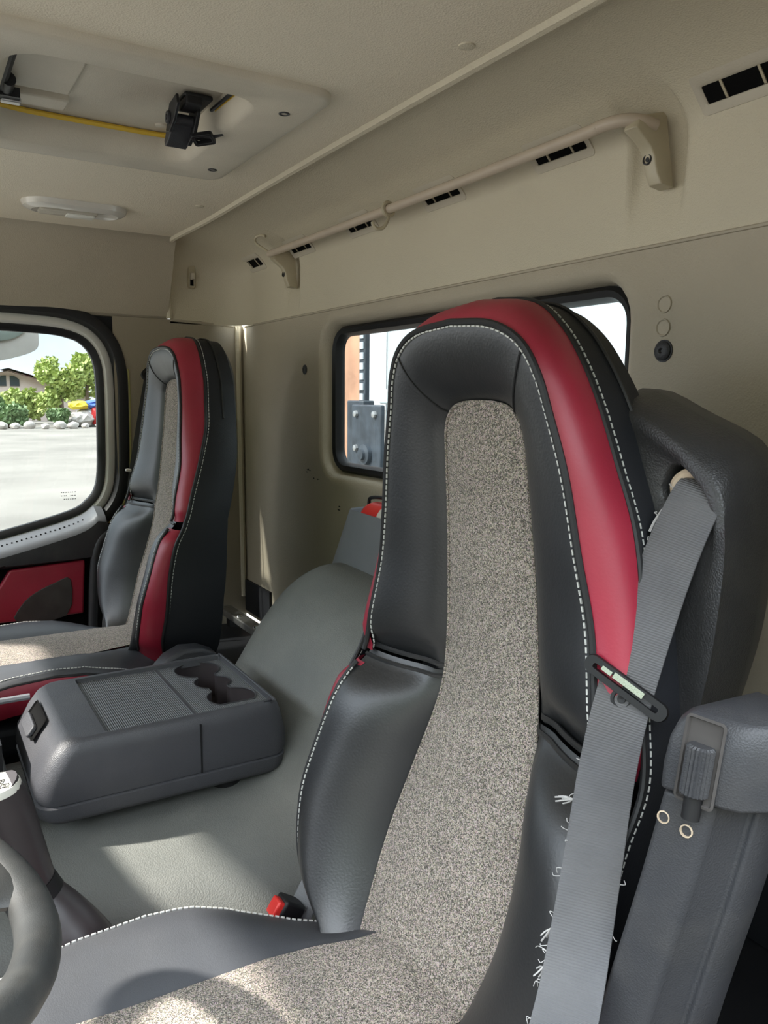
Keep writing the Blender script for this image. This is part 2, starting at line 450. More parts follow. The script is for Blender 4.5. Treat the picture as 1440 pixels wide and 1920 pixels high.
# ================================================================== PASSENGER DOOR
glassline = [(-1.30, 1.300), (-.9, 1.298), (-.60, 1.294), (-.505, 1.283), (-.462, 1.258), (-.440, 1.215), (-.434, 1.15), (-.436, 1.0), (-.440, .90), (-.450, .850), (-.475, .815), (-.53, .783), (-.714, .737), (-1.0, .675), (-1.30, .61)]
gp = [(p.x, p.y) for p in crom([(a, b, 0) for a, b in glassline], 4)]
d1 = thing('door_1', None, None, (-.03, -.85, .45)); d1['kind'] = 'structure'
def open_off(poly, d):
    o = []
    for i, p in enumerate(poly):
        a = poly[max(0, i-1)]; b = poly[min(len(poly)-1, i+1)]
        tx, ty = b[0]-a[0], b[1]-a[1]; l = math.hypot(tx, ty); o.append((p[0]-ty/l*d, p[1]+tx/l*d))
    return o
g0 = open_off(gp, -.004); g1 = open_off(gp, .018); g2 = open_off(gp, .045); g3 = open_off(gp, .064)
obj('glass_seal', loft([pl(g0, 'x', -.045), pl(g0, 'x', -.028), pl(open_off(gp, .004), 'x', -.020), pl(open_off(gp, .014), 'x', -.018), pl(g1, 'x', -.024), pl(g1, 'x', -.05)]), M['black'], d1)
obj('door_frame', loft([pl(open_off(gp, .016), 'x', -.055), pl(open_off(gp, .0165), 'x', -.022), pl(open_off(gp, .024), 'x', -.016), pl(open_off(gp, .038), 'x', -.018), pl(g2, 'x', -.024), pl(g2, 'x', -.06)]), M['white'], d1)
obj('weather_seal', loft([pl(open_off(gp, .043), 'x', -.04), pl(open_off(gp, .044), 'x', -.012), pl(open_off(gp, .052), 'x', .004), pl(open_off(gp, .066), 'x', .007), pl(open_off(gp, .078), 'x', .004), pl(open_off(gp, .080), 'x', -.05)]), M['black'], d1)
obj('door_jamb', loft([pl(open_off(gp, .05), 'x', -.045), pl(open_off(gp, .16), 'x', -.045), pl(open_off(gp, .16), 'x', -.06), pl(open_off(gp, .05), 'x', -.06)]), M['black'], d1)
fo = [p for p in open_off(gp, .083) if p[0] > -.44 and p[1] < 1.20]
obj('foam_edge', tube([(.001, a, b) for a, b in fo], .0030, 6), M['foam'], d1)
obj('window_pane', loft([pl(gp, 'x', -.036), [(-.036, -1.32, z) for z in [1.300+(.61-1.300)*i/(len(gp)-1) for i in range(len(gp))]]]), M['pane'], d1, smooth=False, solid=.004)
# certification mark etched low on the pane: rows of small strokes
gs = []
for r in range(3):
    for k in range(7):
        if random.random() < .8: gs.append(box((-.0345, -.545+k*.006+random.uniform(0, .002), .842-r*.010), (.0004, .0035, .0022)))
obj('etched_mark', J(*gs), M['lightplastic'], d1, smooth=False)
# lower trim: pale ledge, dark band, red insert, map pocket
lowedge = [p for p in open_off(gp, .016) if p[1] < .86 and p[0] < -.44][::1]
lowedge = sorted(lowedge)
top = [(a, b) for a, b in lowedge if a < -.455]
top.append((-.442, .80)); top.append((-.428, .75))
obj('door_ledge', loft([[(-.02, a, b-.002) for a, b in top], [(-.006, a, b-.002) for a, b in top], [(.040, a, b-.020) for a, b in top], [(.052, a, b-.030) for a, b in top], [(.055, a, b-.040) for a, b in top], [(.0, a, b-.06) for a, b in top]]), M['lightplastic'], d1)
dots = []
for k in range(26):
    a = -.50-k*.0125; b = interp(a, [q[0] for q in top], [q[1] for q in top])
    dots.append(lathe((.020, a, b-.0105), (.35, 0, 1), [(-.002, .0022), (.0006, .0022), (.0006, 0)], 8))
obj('vent_hole', J(*dots), M['void'], d1)
obj('upper_panel', loft([[(.056, a, b-.038) for a, b in top], [(.060, a, b-.06) for a, b in top], [(.057, a, .655+.10*(b-.70)) for a, b in top], [(.02, a, .640+.1*(b-.7)) for a, b in top]]), M['dark'], d1)
obj('lower_panel', J(box((.015, -.86, .55), (.03, .70, .26)), box((.012, -.455, .60), (.024, .12, .30))), M['void'], d1, smooth=False)
redp = [(-.503, .655), (-.513, .50), (-.74, .50), (-.745, .575), (-.700, .645)]
obj('red_insert', prism(redp, 'x', .028, .050), M['red'], d1, bevel=.006)
pk = [(p.x, p.y) for p in crom([(-.545, .605, 0), (-.560, .50, 0), (-.690, .50, 0), (-.675, .545, 0), (-.640, .575, 0), (-.590, .597, 0)], 3, True)]
obj('map_pocket', prism(pk, 'x', .048, .0535), M['pocket'], d1, bevel=.002)
# grab handle at the door opening
gh = thing('pillar_handrail', 'dark grey tubular grab handle on the pillar behind the passenger seat cushion', 'handle', (.03, -.45, .43))
obj('handle_tube', tube(crom([(.05, -.350, .742), (.05, -.395, .742), (.05, -.440, .728), (.05, -.468, .690), (.05, -.480, .62), (.05, -.488, .50), (.045, -.49, .43)], 6), .0135, 10), M['dark'], gh)
obj('backing_plate', prism([(-.335, .735), (-.43, .725), (-.462, .69), (-.482, .43), (-.335, .43)], 'x', .012, .03), M['black'], gh, bevel=.003)

# ================================================================== THINGS ON THE UPPER REAR PANEL
def air_vent(xc, w, label):
    t = thing('air_vent', label, 'vent', (xc, 0, 1.485), 'slotted air vents along the upper rear panel')
    fr = rrect(xc, 1.503, w, .038, .006); sl = rrect(xc, 1.504, w-.022, .0175, .002)
    yo = lambda z: -(.0005 if z < 1.47 else .24*(1-cos(math.asin(min(1, (z-1.47)/.094)))))
    def L(poly, dy): return [V((a, yo(b)+dy, b)) for a, b in poly]
    obj('vent_frame', loft([L(fr, .004), L(fr, -.0016), L(grow(fr, -.003), -.0030), L(grow(sl, .0015), -.0030), L(sl, -.001), L(sl, .003)], True), M['hatch'], t)
    obj('slot_backing', loft([L(grow(sl, .002), -.0004), [V((xc, yo(1.504)-.0004, 1.504))]*len(sl)], True), M['void'], t)
    for q in (-.24, .24):
        dv = [(xc+q*(w-.022)-.0016, 1.4955), (xc+q*(w-.022)+.0016, 1.4955), (xc+q*(w-.022)+.0016, 1.5125), (xc+q*(w-.022)-.0016, 1.5125)]
        obj('divider', loft([L(dv, -.0003), L(dv, -.0026)], True, True), M['beigeplastic'], t, smooth=False)
vl = ['first air vent from the corner, left of the rail end bracket', 'second air vent from the corner, just right of the far rail bracket', 'air vent under the rail left of the clip hook', 'air vent under the rail right of the clip hook', 'air vent under the rail left of the near bracket', 'air vent right of the near rail bracket, largest in the photo']
for x, l in zip((.147, .461, .775, 1.089, 1.408, 1.727), vl): air_vent(x, .130, 'beige slotted ' + l)

rl = thing('grab_rail', 'long beige tubular rail along the upper rear panel between two brackets', 'rail', (1.0, -.06, 1.42))
rp = crom([(.395, -.070, 1.491), (.42, -.070, 1.491), (.8, -.070, 1.490), (1.2, -.070, 1.490), (1.50, -.070, 1.491), (1.545, -.069, 1.493), (1.575, -.060, 1.494), (1.592, -.043, 1.492), (1.598, -.02, 1.488)], 6)
obj('rail_tube', tube(rp, .0088, 14), M['rail'], rl)
def bracket(xc, flip):
    # side profile (y,z) swept across x, waisted
    prof = [(.004, 1.512), (-.020, 1.506), (-.052, 1.496), (-.060, 1.480), (-.046, 1.470), (-.034, 1.460), (-.028, 1.448), (-.026, 1.425), (-.020, 1.411), (.004, 1.408)]
    rows = []
    for k, (u, s) in enumerate(((-.0135, .80), (-.0115, .95), (-.007, 1.0), (.007, 1.0), (.0115, .95), (.0135, .80))):
        row = []
        for (y, z) in prof:
            lean = (1.49-z)*.20*flip
            row.append(V((xc+u*(1.0 if z > 1.47 else .86)+lean, (y-.004)*s+.004, z if z > 1.41 else z)))
        rows.append(row)
    b = obj('rail_bracket', loft(rows, True, True), M['beigeplastic'], rl, bevel=.002)
    obj('bracket_screw', lathe((xc+.040*.20*flip, -.0285, 1.4445), (0, -1, .1), [(-.004, .0075), (.001, .0072), (.0012, .0058), (-.002, .0052), (-.002, .0035), (.0, .003), (0, 0)], 16), M['dark'], b)
bracket(1.586, 1); bracket(.372, 1)
hk = thing('clip_hook', 'beige clip-on hook hanging at the middle of the rail', 'hook', (.985, -.07, 1.45), 'hooks on the rail')
obj('clip_ring', tube([V((.985, -.070+.012*cos(a), 1.490+.012*sin(a))) for a in [2*PI*k/16 for k in range(16)]], .0045, 8, True), M['beigeplastic'], hk)
obj('hook_arm', J(tube(crom([(.985, -.070, 1.478), (.990, -.074, 1.468), (.990, -.085, 1.452), (.987, -.098, 1.449), (.984, -.104, 1.456), (.983, -.105, 1.462)], 4), .0034, 8), tube(crom([(.990, -.080, 1.456), (.984, -.092, 1.451), (.976, -.096, 1.456)], 4), .0026, 6)), M['beigeplastic'], hk)
h2 = tag(obj('wire_hook', tube(crom([(.392, -.070, 1.492), (.372, -.082, 1.506), (.352, -.094, 1.522), (.350, -.094, 1.535), (.366, -.086, 1.540), (.384, -.08, 1.535)], 6), .0034, 8), M['beigeplastic']), 'curled beige hook at the far left end of the rail', 'hook', 'hooks on the rail')
ch = thing('coat_hook', 'small beige coat hook in a moulded pocket high on the passenger-side corner', 'hook', (.0, -.155, 1.43))
hp = rrect(-.156, 1.474, .024, .072, .010)
obj('hook_plate', loft([pl(hp, 'x', -.012), pl(hp, 'x', -.004), pl(grow(hp, -.003), 'x', .0)], True, True), M['beigeplastic'], ch)
obj('hook_tip', box((.004, -.156, 1.474), (.018, .012, .02)), M['hatch'], ch, bevel=.003)
obj('hook_slot', box((-.001, -.157, 1.456), (.004, .010, .018)), M['void'], ch, smooth=False)

# ================================================================== ROOF HATCH AND LAMP
ht = thing('roof_hatch', 'square beige roof hatch with a black latch and a yellow seal', 'hatch', (1.047, -.61, 1.555))
ho = rrect(1.047, -.61, .515, .52, .035, 8); hi = rrect(1.045, -.608, .375, .325, .045, 8)
hi2 = []
for (a, b) in hi:       # latch notch widens the opening on the rear side
    k = sm(.93, .96, a)*sm(1.12, 1.10, a)
    hi2.append((a, b + (.018*k if b > -.5 else 0)))
obj('hatch_frame', loft([pl(grow(ho, .002), 'z', 1.556), pl(grow(ho, .001), 'z', 1.5475), pl(grow(ho, -.004), 'z', 1.544), pl(grow(ho, -.012), 'z', 1.5435), pl(grow(hi2, .010), 'z', 1.5445), pl(hi2, 'z', 1.552), pl(grow(hi2, -.008), 'z', 1.575), pl(grow(hi2, -.010), 'z', 1.60)], True), M['hatch'], ht, angle=50)
lid = grow(hi2, -.002)
obj('hatch_lid', loft([pl(lid, 'z', 1.592), pl(grow(lid, -.02), 'z', 1.589), pl([(1.045, -.608)]*len(lid), 'z', 1.588)], True), M['hatch'], ht)
pad = [(.984, -.765), (.984, -.660), (.936, -.661), (.938, -.765)]
obj('lid_pad', prism(pad, 'z', 1.578, 1.592), M['hatch'], ht, bevel=.003)
pad2 = [(1.225, -.765), (1.225, -.664), (1.128, -.661), (.995, -.662), (.995, -.765)]
obj('lid_emboss', prism(pad2, 'z', 1.584, 1.592), M['hatch'], ht, bevel=.004)
obj('yellow_seal', tube(crom([(.905, -.765, 1.583), (.895, -.74, 1.584), (.889, -.70, 1.584), (.886, -.60, 1.584), (.886, -.50, 1.584), (.892, -.465, 1.585), (.91, -.452, 1.586)], 6), .0045, 8), M['yellow'], ht)
obj('seal_rod', J(tube([(1.075, -.452, 1.578), (1.20, -.452, 1.575)], .0028, 8)), M['yellow'], ht)
obj('seal_rod', J(tube([(1.075, -.460, 1.577), (1.20, -.460, 1.574)], .0030, 8)), M['black'], ht)
hg = obj('hinge', J(tube(crom([(1.225, -.752, 1.572), (1.20, -.760, 1.572), (1.10, -.762, 1.570), (1.02, -.762, 1.568)], 4), .006, 8),
    box((1.010, -.752, 1.566), (.022, .030, .014)), box((1.222, -.735, 1.572), (.012, .036, .012)), lathe((1.04, -.756, 1.57), (1, 0, 0), [(-.02, .010), (.02, .010)], 12)), M['black'], ht)
for q in (box((1.000, -.748, 1.560), (.016, .028, .008)), box((1.228, -.745, 1.568), (.008, .022, .010))): obj('hinge_clip', q, M['steeldull'], hg, bevel=.002)
for p in ((1.215, -.395), (.867, -.388)):
    obj('frame_screw', lathe((p[0], p[1], 1.5440), (0,0,-1), [(-.002, .009), (.0012, .0085), (.0014, .006), (-.001, .0045), (-.001, 0)], 16), M['dark'], ht)
for p in ((.93, -.715), (.925, -.50)):
    obj('lid_button', lathe((p[0], p[1], 1.589), (0,0,-1), [(0, .010), (.003, .009), (.0035, .007), (.0035, 0)], 16), M['hatch'], ht)
# latch: base, two cheek plates, lever body, open loop handle
LS = V((1.075, -.50, 1.586))
def SC(geo, k=.76): return [LS+(V(v)-LS)*k for v in geo[0]], geo[1]
lt = obj('latch', SC(J(box((1.075, -.490, 1.580), (.10, .060, .010)), box((1.10, -.500, 1.570), (.05, .035, .02)))), M['black'], ht, bevel=.003)
Rl = roty(rad(-28))
obj('latch_cheek', SC(J(prism([(1.065, 1.575), (1.115, 1.580), (1.122, 1.560), (1.095, 1.535), (1.06, 1.520), (1.035, 1.528)], 'y', -.535, -.529),
    prism([(1.045, 1.575), (1.095, 1.580), (1.098, 1.556), (1.07, 1.525), (1.03, 1.508), (1.005, 1.515)], 'y', -.486, -.478))), M['black'], lt, bevel=.0015)
obj('latch_barrel', SC(J(lathe((1.062, -.532, 1.548), (0, 1, 0), [(0, .011), (.05, .011)], 14), lathe((1.062, -.536, 1.548), (0, -1, 0), [(0, .013), (.004, .012), (.004, .005), (.006, .005), (.006, 0)], 14))), M['dark'], lt)
obj('latch_body', SC(loft([[V((a, y, b)) for a, b in ((1.070, 1.553), (1.052, 1.530), (1.020, 1.512), (.998, 1.508), (.994, 1.520), (1.018, 1.545), (1.045, 1.563))] for y in (-.527, -.522, -.484, -.480)], True, True)), M['dark'], lt, bevel=.002)
lp = rrect(0, 0, .046, .036, .006); lpi = rrect(0, 0, .034, .022, .004)
F0 = V((1.062, -.462, 1.518)); fu = V((.55, .75, .1)).normalized(); fv = V((.72, -.50, .25)); fv = (fv-fu*fv.dot(fu)).normalized(); fn = fu.cross(fv)
def LP(poly, d): return [F0+fu*a+fv*b+fn*d for a, b in poly]
obj('latch_loop', SC(loft([LP(lp, -.005), LP(lp, .005), LP(lpi, .005), LP(lpi, -.005), LP(lp, -.005)], True)), M['black'], lt, bevel=.001)
obj('latch_tongue', SC(loft([[V(p) for p in ((1.050, -.478, 1.528), (1.050, -.470, 1.522), (1.036, -.478, 1.520))], [V(p) for p in ((1.065, -.450, 1.526), (1.065, -.444, 1.520), (1.050, -.452, 1.518))], [V(p) for p in ((1.078, -.425, 1.530), (1.078, -.422, 1.527), (1.072, -.425, 1.526))]], True, True)), M['black'], lt)

lm = thing('cab_lamp', 'long oval frosted interior lamp on the headliner near the passenger door', 'lamp', (.363, -.545, 1.555))
lo = rrect(.363, -.545, .105, .225, .05, 8)
obj('lamp_housing', loft([pl(grow(lo, .004), 'z', 1.556), pl(grow(lo, .003), 'z', 1.552), pl(lo, 'z', 1.545), pl(grow(lo, -.010), 'z', 1.540), pl(grow(lo, -.018), 'z', 1.538), pl(grow(lo, -.022), 'z', 1.541), pl([(.363, -.545)]*len(lo), 'z', 1.541)], True), M['lensclear'], lm)
l2 = rrect(.363, -.562, .050, .125, .008)
obj('lamp_lens', loft([pl(l2, 'z', 1.5415), pl(l2, 'z', 1.536), pl(grow(l2, -.003), 'z', 1.5345), pl([(.363, -.562)]*len(l2), 'z', 1.5345)], True), M['lens'], lm)
l3 = rrect(.360, -.535, .036, .062, .005)
obj('lamp_switch', loft([pl(l3, 'z', 1.536), pl(l3, 'z', 1.532), pl(grow(l3, -.003), 'z', 1.531), pl([(.36, -.535)]*len(l3), 'z', 1.531)], True), M['knob'], lm)

# ================================================================== SEATS
SX = 1.697
GZ = [.40, .44, .48, .54, .60, .66, .72, .77, .82, .88, .95, 1.03, 1.114, 1.22]
GY = [-.492, -.484, -.466, -.434, -.412, -.390, -.371, -.361, -.358, -.360, -.364, -.372, -.381, -.392]
def g(z): return interp(z, GZ, GY)
ST = [  # A(hw,z)       B(hw,y,z)              C(hw,y,z)               D(hw,y,z)
    ((0.050, 0.435), (0.060, -0.492, 0.436), (0.120, -0.455, 0.415), (0.150, -0.345, 0.400)),
    ((0.088, 0.455), (0.122, -0.497, 0.466), (0.165, -0.450, 0.448), (0.191, -0.340, 0.440)),
    ((0.105, 0.510), (0.192, -0.508, 0.512), (0.214, -0.460, 0.506), (0.232, -0.330, 0.510)),
    ((0.113, 0.580), (0.224, -0.494, 0.590), (0.240, -0.443, 0.585), (0.248, -0.315, 0.590)),
    ((0.106, 0.660), (0.227, -0.470, 0.660), (0.248, -0.432, 0.660), (0.248, -0.302, 0.660)),
    ((0.092, 0.735), (0.220, -0.440, 0.735), (0.250, -0.414, 0.730), (0.241, -0.292, 0.730)),
    ((0.084, 0.785), (0.211, -0.405, 0.785), (0.247, -0.386, 0.785), (0.232, -0.282, 0.785)),
    ((0.080, 0.850), (0.201, -0.400, 0.840), (0.232, -0.374, 0.850), (0.222, -0.275, 0.850)),
    ((0.077, 0.920), (0.187, -0.394, 0.910), (0.214, -0.360, 0.930), (0.209, -0.272, 0.930)),
    ((0.073, 0.990), (0.171, -0.399, 0.980), (0.194, -0.352, 1.000), (0.184, -0.275, 1.000)),
    ((0.070, 1.050), (0.157, -0.405, 1.050), (0.170, -0.354, 1.060), (0.160, -0.280, 1.060)),
    ((0.067, 1.085), (0.140, -0.411, 1.105), (0.147, -0.357, 1.115), (0.137, -0.285, 1.115)),
    ((0.058, 1.103), (0.127, -0.417, 1.145), (0.124, -0.360, 1.158), (0.114, -0.290, 1.155)),
    ((0.045, 1.112), (0.105, -0.421, 1.175), (0.097, -0.362, 1.192), (0.087, -0.294, 1.188)),
    ((0.025, 1.116), (0.065, -0.424, 1.193), (0.060, -0.363, 1.217), (0.050, -0.298, 1.212)),
    ((0.000, 1.117), (0.000, -0.424, 1.199), (0.000, -0.363, 1.225), (0.000, -0.300, 1.220))]
MS = 6
def half(ix):
    pts = []
    for s in ST:
        if ix == 0: pts.append((s[0][0], g(s[0][1])-.002, s[0][1]))
        else: pts.append(s[ix])
    q = crom(pts, MS)
    for p in q:
        p.x = max(0, p.x); p.y += TWY(p.z); p.z += TWZ(p.z)
    return q
TWY = lambda z: 0
TWZ = lambda z: 0
def setup(fy_=None, fz_=None):
    global TWY, TWZ, HA, HB, HC, HD
    if fy_: TWY, TWZ = fy_, fz_
    HA, HB, HC, HD = half(0), half(1), half(2), half(3)
setup()
NK = MS*6       # index of the lumbar notch
def side(p, s): return V((SX+s*p.x, p.y, p.z))
WIDE = .028         # the bolster beside the driver's door is broader low down
def sideB(p, s): return V((SX+s*p.x+(WIDE*sm(.77, .64, p.z)*sm(.44, .50, p.z) if s > 0 else 0), p.y, p.z))
def full(H, i0=0): return [side(p, 1) for p in H[i0:]] + [side(p, -1) for p in H[-2::-1][:len(H)-1-i0]]

def bolster(P, Q, h, roll, nt=10):
    rows = []
    m = len(P)
    for k in range(nt+1):
        t = k/nt; row = []
        for i in range(m):
            v = P[i].lerp(Q[i], t); b = sin(PI*t)**.75
            v.y -= h(i)*b
            v.y += roll(i)*sm(0, .3, t)
            if k == 0: v.y += .006
            row.append(v)
        rows.append(row)
    return rows

def build_seat(root, tower):
    # fabric centre of the backrest
    rows = []
    L = HA
    for p in L[:-1]:
        row = []
        for k in range(13):
            u = -1+2*k/12
            bulge = .010*(1-u*u)*sm(1.117, 1.05, p.z) + .004
            row.append(V((SX+u*p.x, p.y-bulge*.8 + .004, p.z)))
        rows.append(row)
    bk = obj('backrest_fabric', loft(rows), M['fabric'], root)
    for s in (1, -1):
        PA = [side(p, s) for p in HA]; PB = [sideB(p, s) for p in HB]
        A = [p.copy() for p in PA[:NK+1]]; Bq = [p.copy() for p in PB[:NK+1]]
        nA = len(A)
        rowsL = bolster(A, Bq, lambda i: .030*sm(0, 6, i)*(.35+.65*sm(0, 9, nA-1-i)), lambda i: .012*(1-sm(0, 5, nA-1-i)))
        obj('side_bolster', loft(rowsL), M['leather'], root)
        # fold piping along the notch
        obj('fold_piping', J(tube([rowsL[k][-2]+V((0, -.001, .001)) for k in range(11)], .0030, 6), tube([rowsL[k][-1]+V((0, .004, .006)) for k in range(11)], .0034, 6)), M['leather'], root)
    FA, FB, FC, FD = [full(H, NK) for H in (HA, HB, HC, HD)]
    mF = len(FA)
    edge = lambda i: min(i, mF-1-i)
    rowsU = bolster(FA, FB, lambda i: .009*(.2+.8*sm(0, 8, edge(i))), lambda i: .016*(1-sm(0, 4, edge(i))) - .003*sm(1, 5, edge(i))*(1-sm(6, 20, edge(i))))
    hb = obj('headrest_bolster', loft(rowsU), M['leather'], root)
    # corner seams of the headrest
    ci = MS*6
    for s in (0, 1):
        i0 = (MS*(13-6)-1); i0 = i0 if s == 0 else mF-1-i0
        i1 = i0-5 if s == 0 else i0+5
        pts = []
        for k in range(11):
            t = k/10; ii = i1+(i0-i1)*t
            a = rowsU[k][int(math.floor(ii))]; b = rowsU[k][min(mF-1, int(math.floor(ii))+1)]
            pts.append(a.lerp(b, ii-math.floor(ii))+V((0, -.0004, 0)))
        obj('corner_seam', tube(pts, .0014, 6), M['piping'], hb)
    # red band: upper arch and two lower pieces
    def band(P, Q, tuck):
        m = len(P); rows = []
        for k in range(9):
            t = k/8; row = []
            for i in range(m):
                v = P[i].lerp(Q[i], t); o = V((v.x-SX, 0, (v.z-1.10)*1.2 if v.z > 1.10 else 0)); o = o.normalized() if o.length > 1e-6 else V((0,0,1))
                b = sin(PI*t)**.8
                row.append(v + o*(.008*b-tuck(i)) + V((0, -.006*b+tuck(i)*.5, 0)))
            rows.append(row)
        return rows
    obj('red_band', loft(band(FB, FC, lambda i: .012*(1-sm(0, 3, edge(i))))), M['red'], root)
    for s in (1, -1):
        PB = [sideB(p, s) for p in HB[:NK-1]]; PC = [side(p, s) for p in HC[:NK-1]]
        mm = len(PB)
        obj('red_band', loft(band(PB, PC, lambda i: .012*(1-sm(0, 3, mm-1-i)))), M['red'], root)
    # piping and stitching
    allB = full(HB); allC = full(HC)
    def fwd(P, d): return [p+V((0, d, 0)) for p in P]
    for q in (tube(fwd(FB, -.0005), .0036, 8), tube([sideB(p, 1) for p in HB[:NK-1]], .0036, 8), tube([sideB(p, -1) for p in HB[:NK-1]], .0036, 8), tube(allC, .0034, 8)): obj('edge_piping', q, M['piping'], root)
    st = []
    st.append(stitches([FB[i].lerp(rowsU[9][i], .55)+V((0, -.0012, 0)) for i in range(len(FB))]))
    for s in (1, -1):
        PB = [sideB(p, s) for p in HB[2:NK-2]]
        st.append(stitches([p+V((-s*.0055, -.0030, 0)) for p in PB]))
    st.append(stitches([p+V(((1 if p.x > SX else -1)*.001, .007, 0)) for p in allC], w=.0009))
    for q in st: obj('stitch_line', q, M['thread'], root, smooth=False)
    fa = full(HA)
    obj('fabric_hem', tube([p+V((0, .0005, 0)) for p in fa], .0022, 6), M['fabric'], root)
    # dark side panel and back cover
    allD = full(HD); rows = []
    for k in range(7):
        t = k/6
        rows.append([a.lerp(b, t)+V(((a.x-SX)*.035*sin(PI*t), 0, 0)) for a, b in zip(allC, allD)])
    obj('side_panel', loft(rows), M['side'], root)
    obj('back_seam', tube([a.lerp(b, .55)+V(((a.x-SX)*.036, 0, .002)) for a, b in zip(full(HC, NK+20), full(HD, NK+20))], .0022, 6), M['piping'], root)
    rows = []
    for p in HD[:-1]:
        rows.append([V((SX-p.x+2*p.x*k/8, p.y+.030*sin(PI*k/8)**.6*sm(1.22, 1.12, p.z), p.z)) for k in range(9)])
    obj('back_cover', loft(rows), M['dark'], root)
    # ---- seat cushion
    def cy(t): return -.96+t*.50        # t 0 front .. 1 rear
    ow = lambda y: interp(y, [-.96, -.90, -.80, -.66, -.60, -.53, -.47, -.44], [.215, .240, .246, .243, .232, .200, .165, .14])
    oz = lambda y: interp(y, [-.96, -.90, -.84, -.78, -.70, -.64, -.58, -.52, -.44], [.425, .448, .462, .472, .476, .470, .452, .437, .430])
    fw = lambda y: interp(y, [-.96, -.86, -.60, -.545, -.50, -.44], [.105, .107, .094, .080, .062, .05])
    fz = lambda y: interp(y, [-.96, -.92, -.85, -.75, -.6, -.44], [.452, .470, .478, .475, .477, .490])
    ys = [-.96+.52*k/26 for k in range(27)]
    fwl = fw; ozl = oz
    ozr = lambda y: ozl(y)+.020*sm(-.44, -.60, y)
    fwr = lambda y: max(fwl(y), .104)
    obj('cushion_fabric', loft([[V((SX+(fw(y) if u < 0 else fwr(y))*u, y, fz(y)+.006*(1-u*u)+.001)) for u in [-1+2*k/10 for k in range(11)]] for y in ys]), M['fabric'], root)
    cs = []; cp = []
    for s in (-1, 1):
        rows = []
        fw = fwl if s < 0 else fwr
        oz = ozl if s < 0 else ozr
        for y in ys:
            r = []
            for k in range(11):
                t = k/10; x = fw(y)+(ow(y)-fw(y))*t; z = fz(y)+(oz(y)-fz(y))*t + .016*sin(PI*t)*sm(-.5, -.62, y) - (.003 if k == 0 else 0)
                r.append(V((SX+s*x, y, z)))
            r.append(V((SX+s*(ow(y)+.006), y, oz(y)-.008)))
            rows.append(r)
        obj('cushion_bolster', loft(rows), M['leathercush'], root)
        cs.append(stitches([V((SX+s*(ow(y)-.004), y, oz(y)+.0028)) for y in ys], .0075, .0052, .0012))
        rows = [[V((SX+s*(ow(y)+.006), y, oz(y)-.008)), V((SX+s*(ow(y)+.014), y, oz(y)-.026)), V((SX+s*(ow(y)+.014), y, oz(y)-.05)), V((SX+s*(ow(y)+.004), y, oz(y)-.075))] for y in ys]
        obj('cushion_side', loft(rows), M['red'], root)
        cp.append(tube([V((SX+s*(ow(y)+.007), y, oz(y)-.010)) for y in ys], .003, 6))
    for q in cs: obj('stitch_line', q, M['thread'], root, smooth=False)
    for q in cp: obj('cushion_piping', q, M['piping'], root)
    y0 = -.96
    fr = []
    nose = [(-.215, .425), (-.105, .452), (0, .458), (.105, .452), (.215, .425)]
    for dy, dz in ((0, 0), (-.03, -.012), (-.045, -.04), (-.04, -.09)):
        fr.append([V((SX+a, y0+dy, b+dz)) for a, b in nose])
    obj('cushion_nose', loft(fr), M['leathercush'], root)
    obj('cushion_base', box((SX, -.70, .350), (.44, .50, .07)), M['side'], root, bevel=.02)
    obj('seat_pedestal', J(box((SX, -.66, .20), (.34, .40, .24)), box((SX, -.66, .065), (.42, .48, .03))), M['black'], root, bevel=.015)

ds = thing('driver_seat', 'black, red and woven grey seat in the foreground with integrated belt tower', 'seat', (SX, -.66, .05), 'cab seats')
build_seat(ds, True)
PDX, PDY, PDZ = -1.25, .013, .060
# the passenger seat stands a little higher and its backrest leans further back
ps = thing('passenger_seat', 'black, red and woven grey seat at the far left, beside the passenger door window', 'seat', (SX, -.66, .05), 'cab seats')
setup(lambda z: interp(z, [.48, .60, .785, .95, 1.114, 1.22], [-.004, -.022, -.034, -.008, .022, .034]), lambda z: interp(z, [.6, .8, 1.22], [.008, 0, -.024]))
WIDE = 0
build_seat(ps, False)
WIDE = .028
ps.location = (SX+PDX, -.66+PDY, .05+PDZ); W[ps] = V(ps.location)
setup(lambda z: 0, lambda z: 0)
obj('seat_plinth', box((SX+PDX, -.647, .082), (.42, .48, .066)), M['black'], ps, bevel=.01)
# hinge cover at the right side of the passenger seat
obj('hinge_cover', loft([[V((x, y, z)) for y, z in ((-.50, .50), (-.49, .535), (-.465, .560), (-.43, .575), (-.39, .572), (-.36, .558), (-.345, .535), (-.345, .50))] for x in (.69, .70, .735, .745)], True, True), M['dark'], ps, bevel=.008)

# ---- driver seat only: belt tower, armrest, belt guide
def res(poly, n=56):
    P = [V((a, b, 0)) for a, b in poly]; Ls = [0]
    for i in range(len(P)): Ls.append(Ls[-1]+(P[(i+1) % len(P)]-P[i]).length)
    o = []
    for k in range(n):
        d = Ls[-1]*k/n
        for i in range(len(P)):
            if Ls[i] <= d <= Ls[i+1]:
                t = (d-Ls[i])/max(1e-9, Ls[i+1]-Ls[i]); q = P[i].lerp(P[(i+1) % len(P)], t); o.append((q.x, q.y)); break
    for _ in range(2): o = [((o[i-1][0]+2*o[i][0]+o[(i+1) % n][0])/4, (o[i-1][1]+2*o[i][1]+o[(i+1) % n][1])/4) for i in range(n)]
    return o
tf = res([(1.815, 1.108), (1.858, 1.108), (1.905, 1.083), (1.945, 1.057), (1.962, 1.032), (1.966, .98), (1.962, .90), (1.950, .82), (1.90, .70), (1.85, .68), (1.85, .90)])
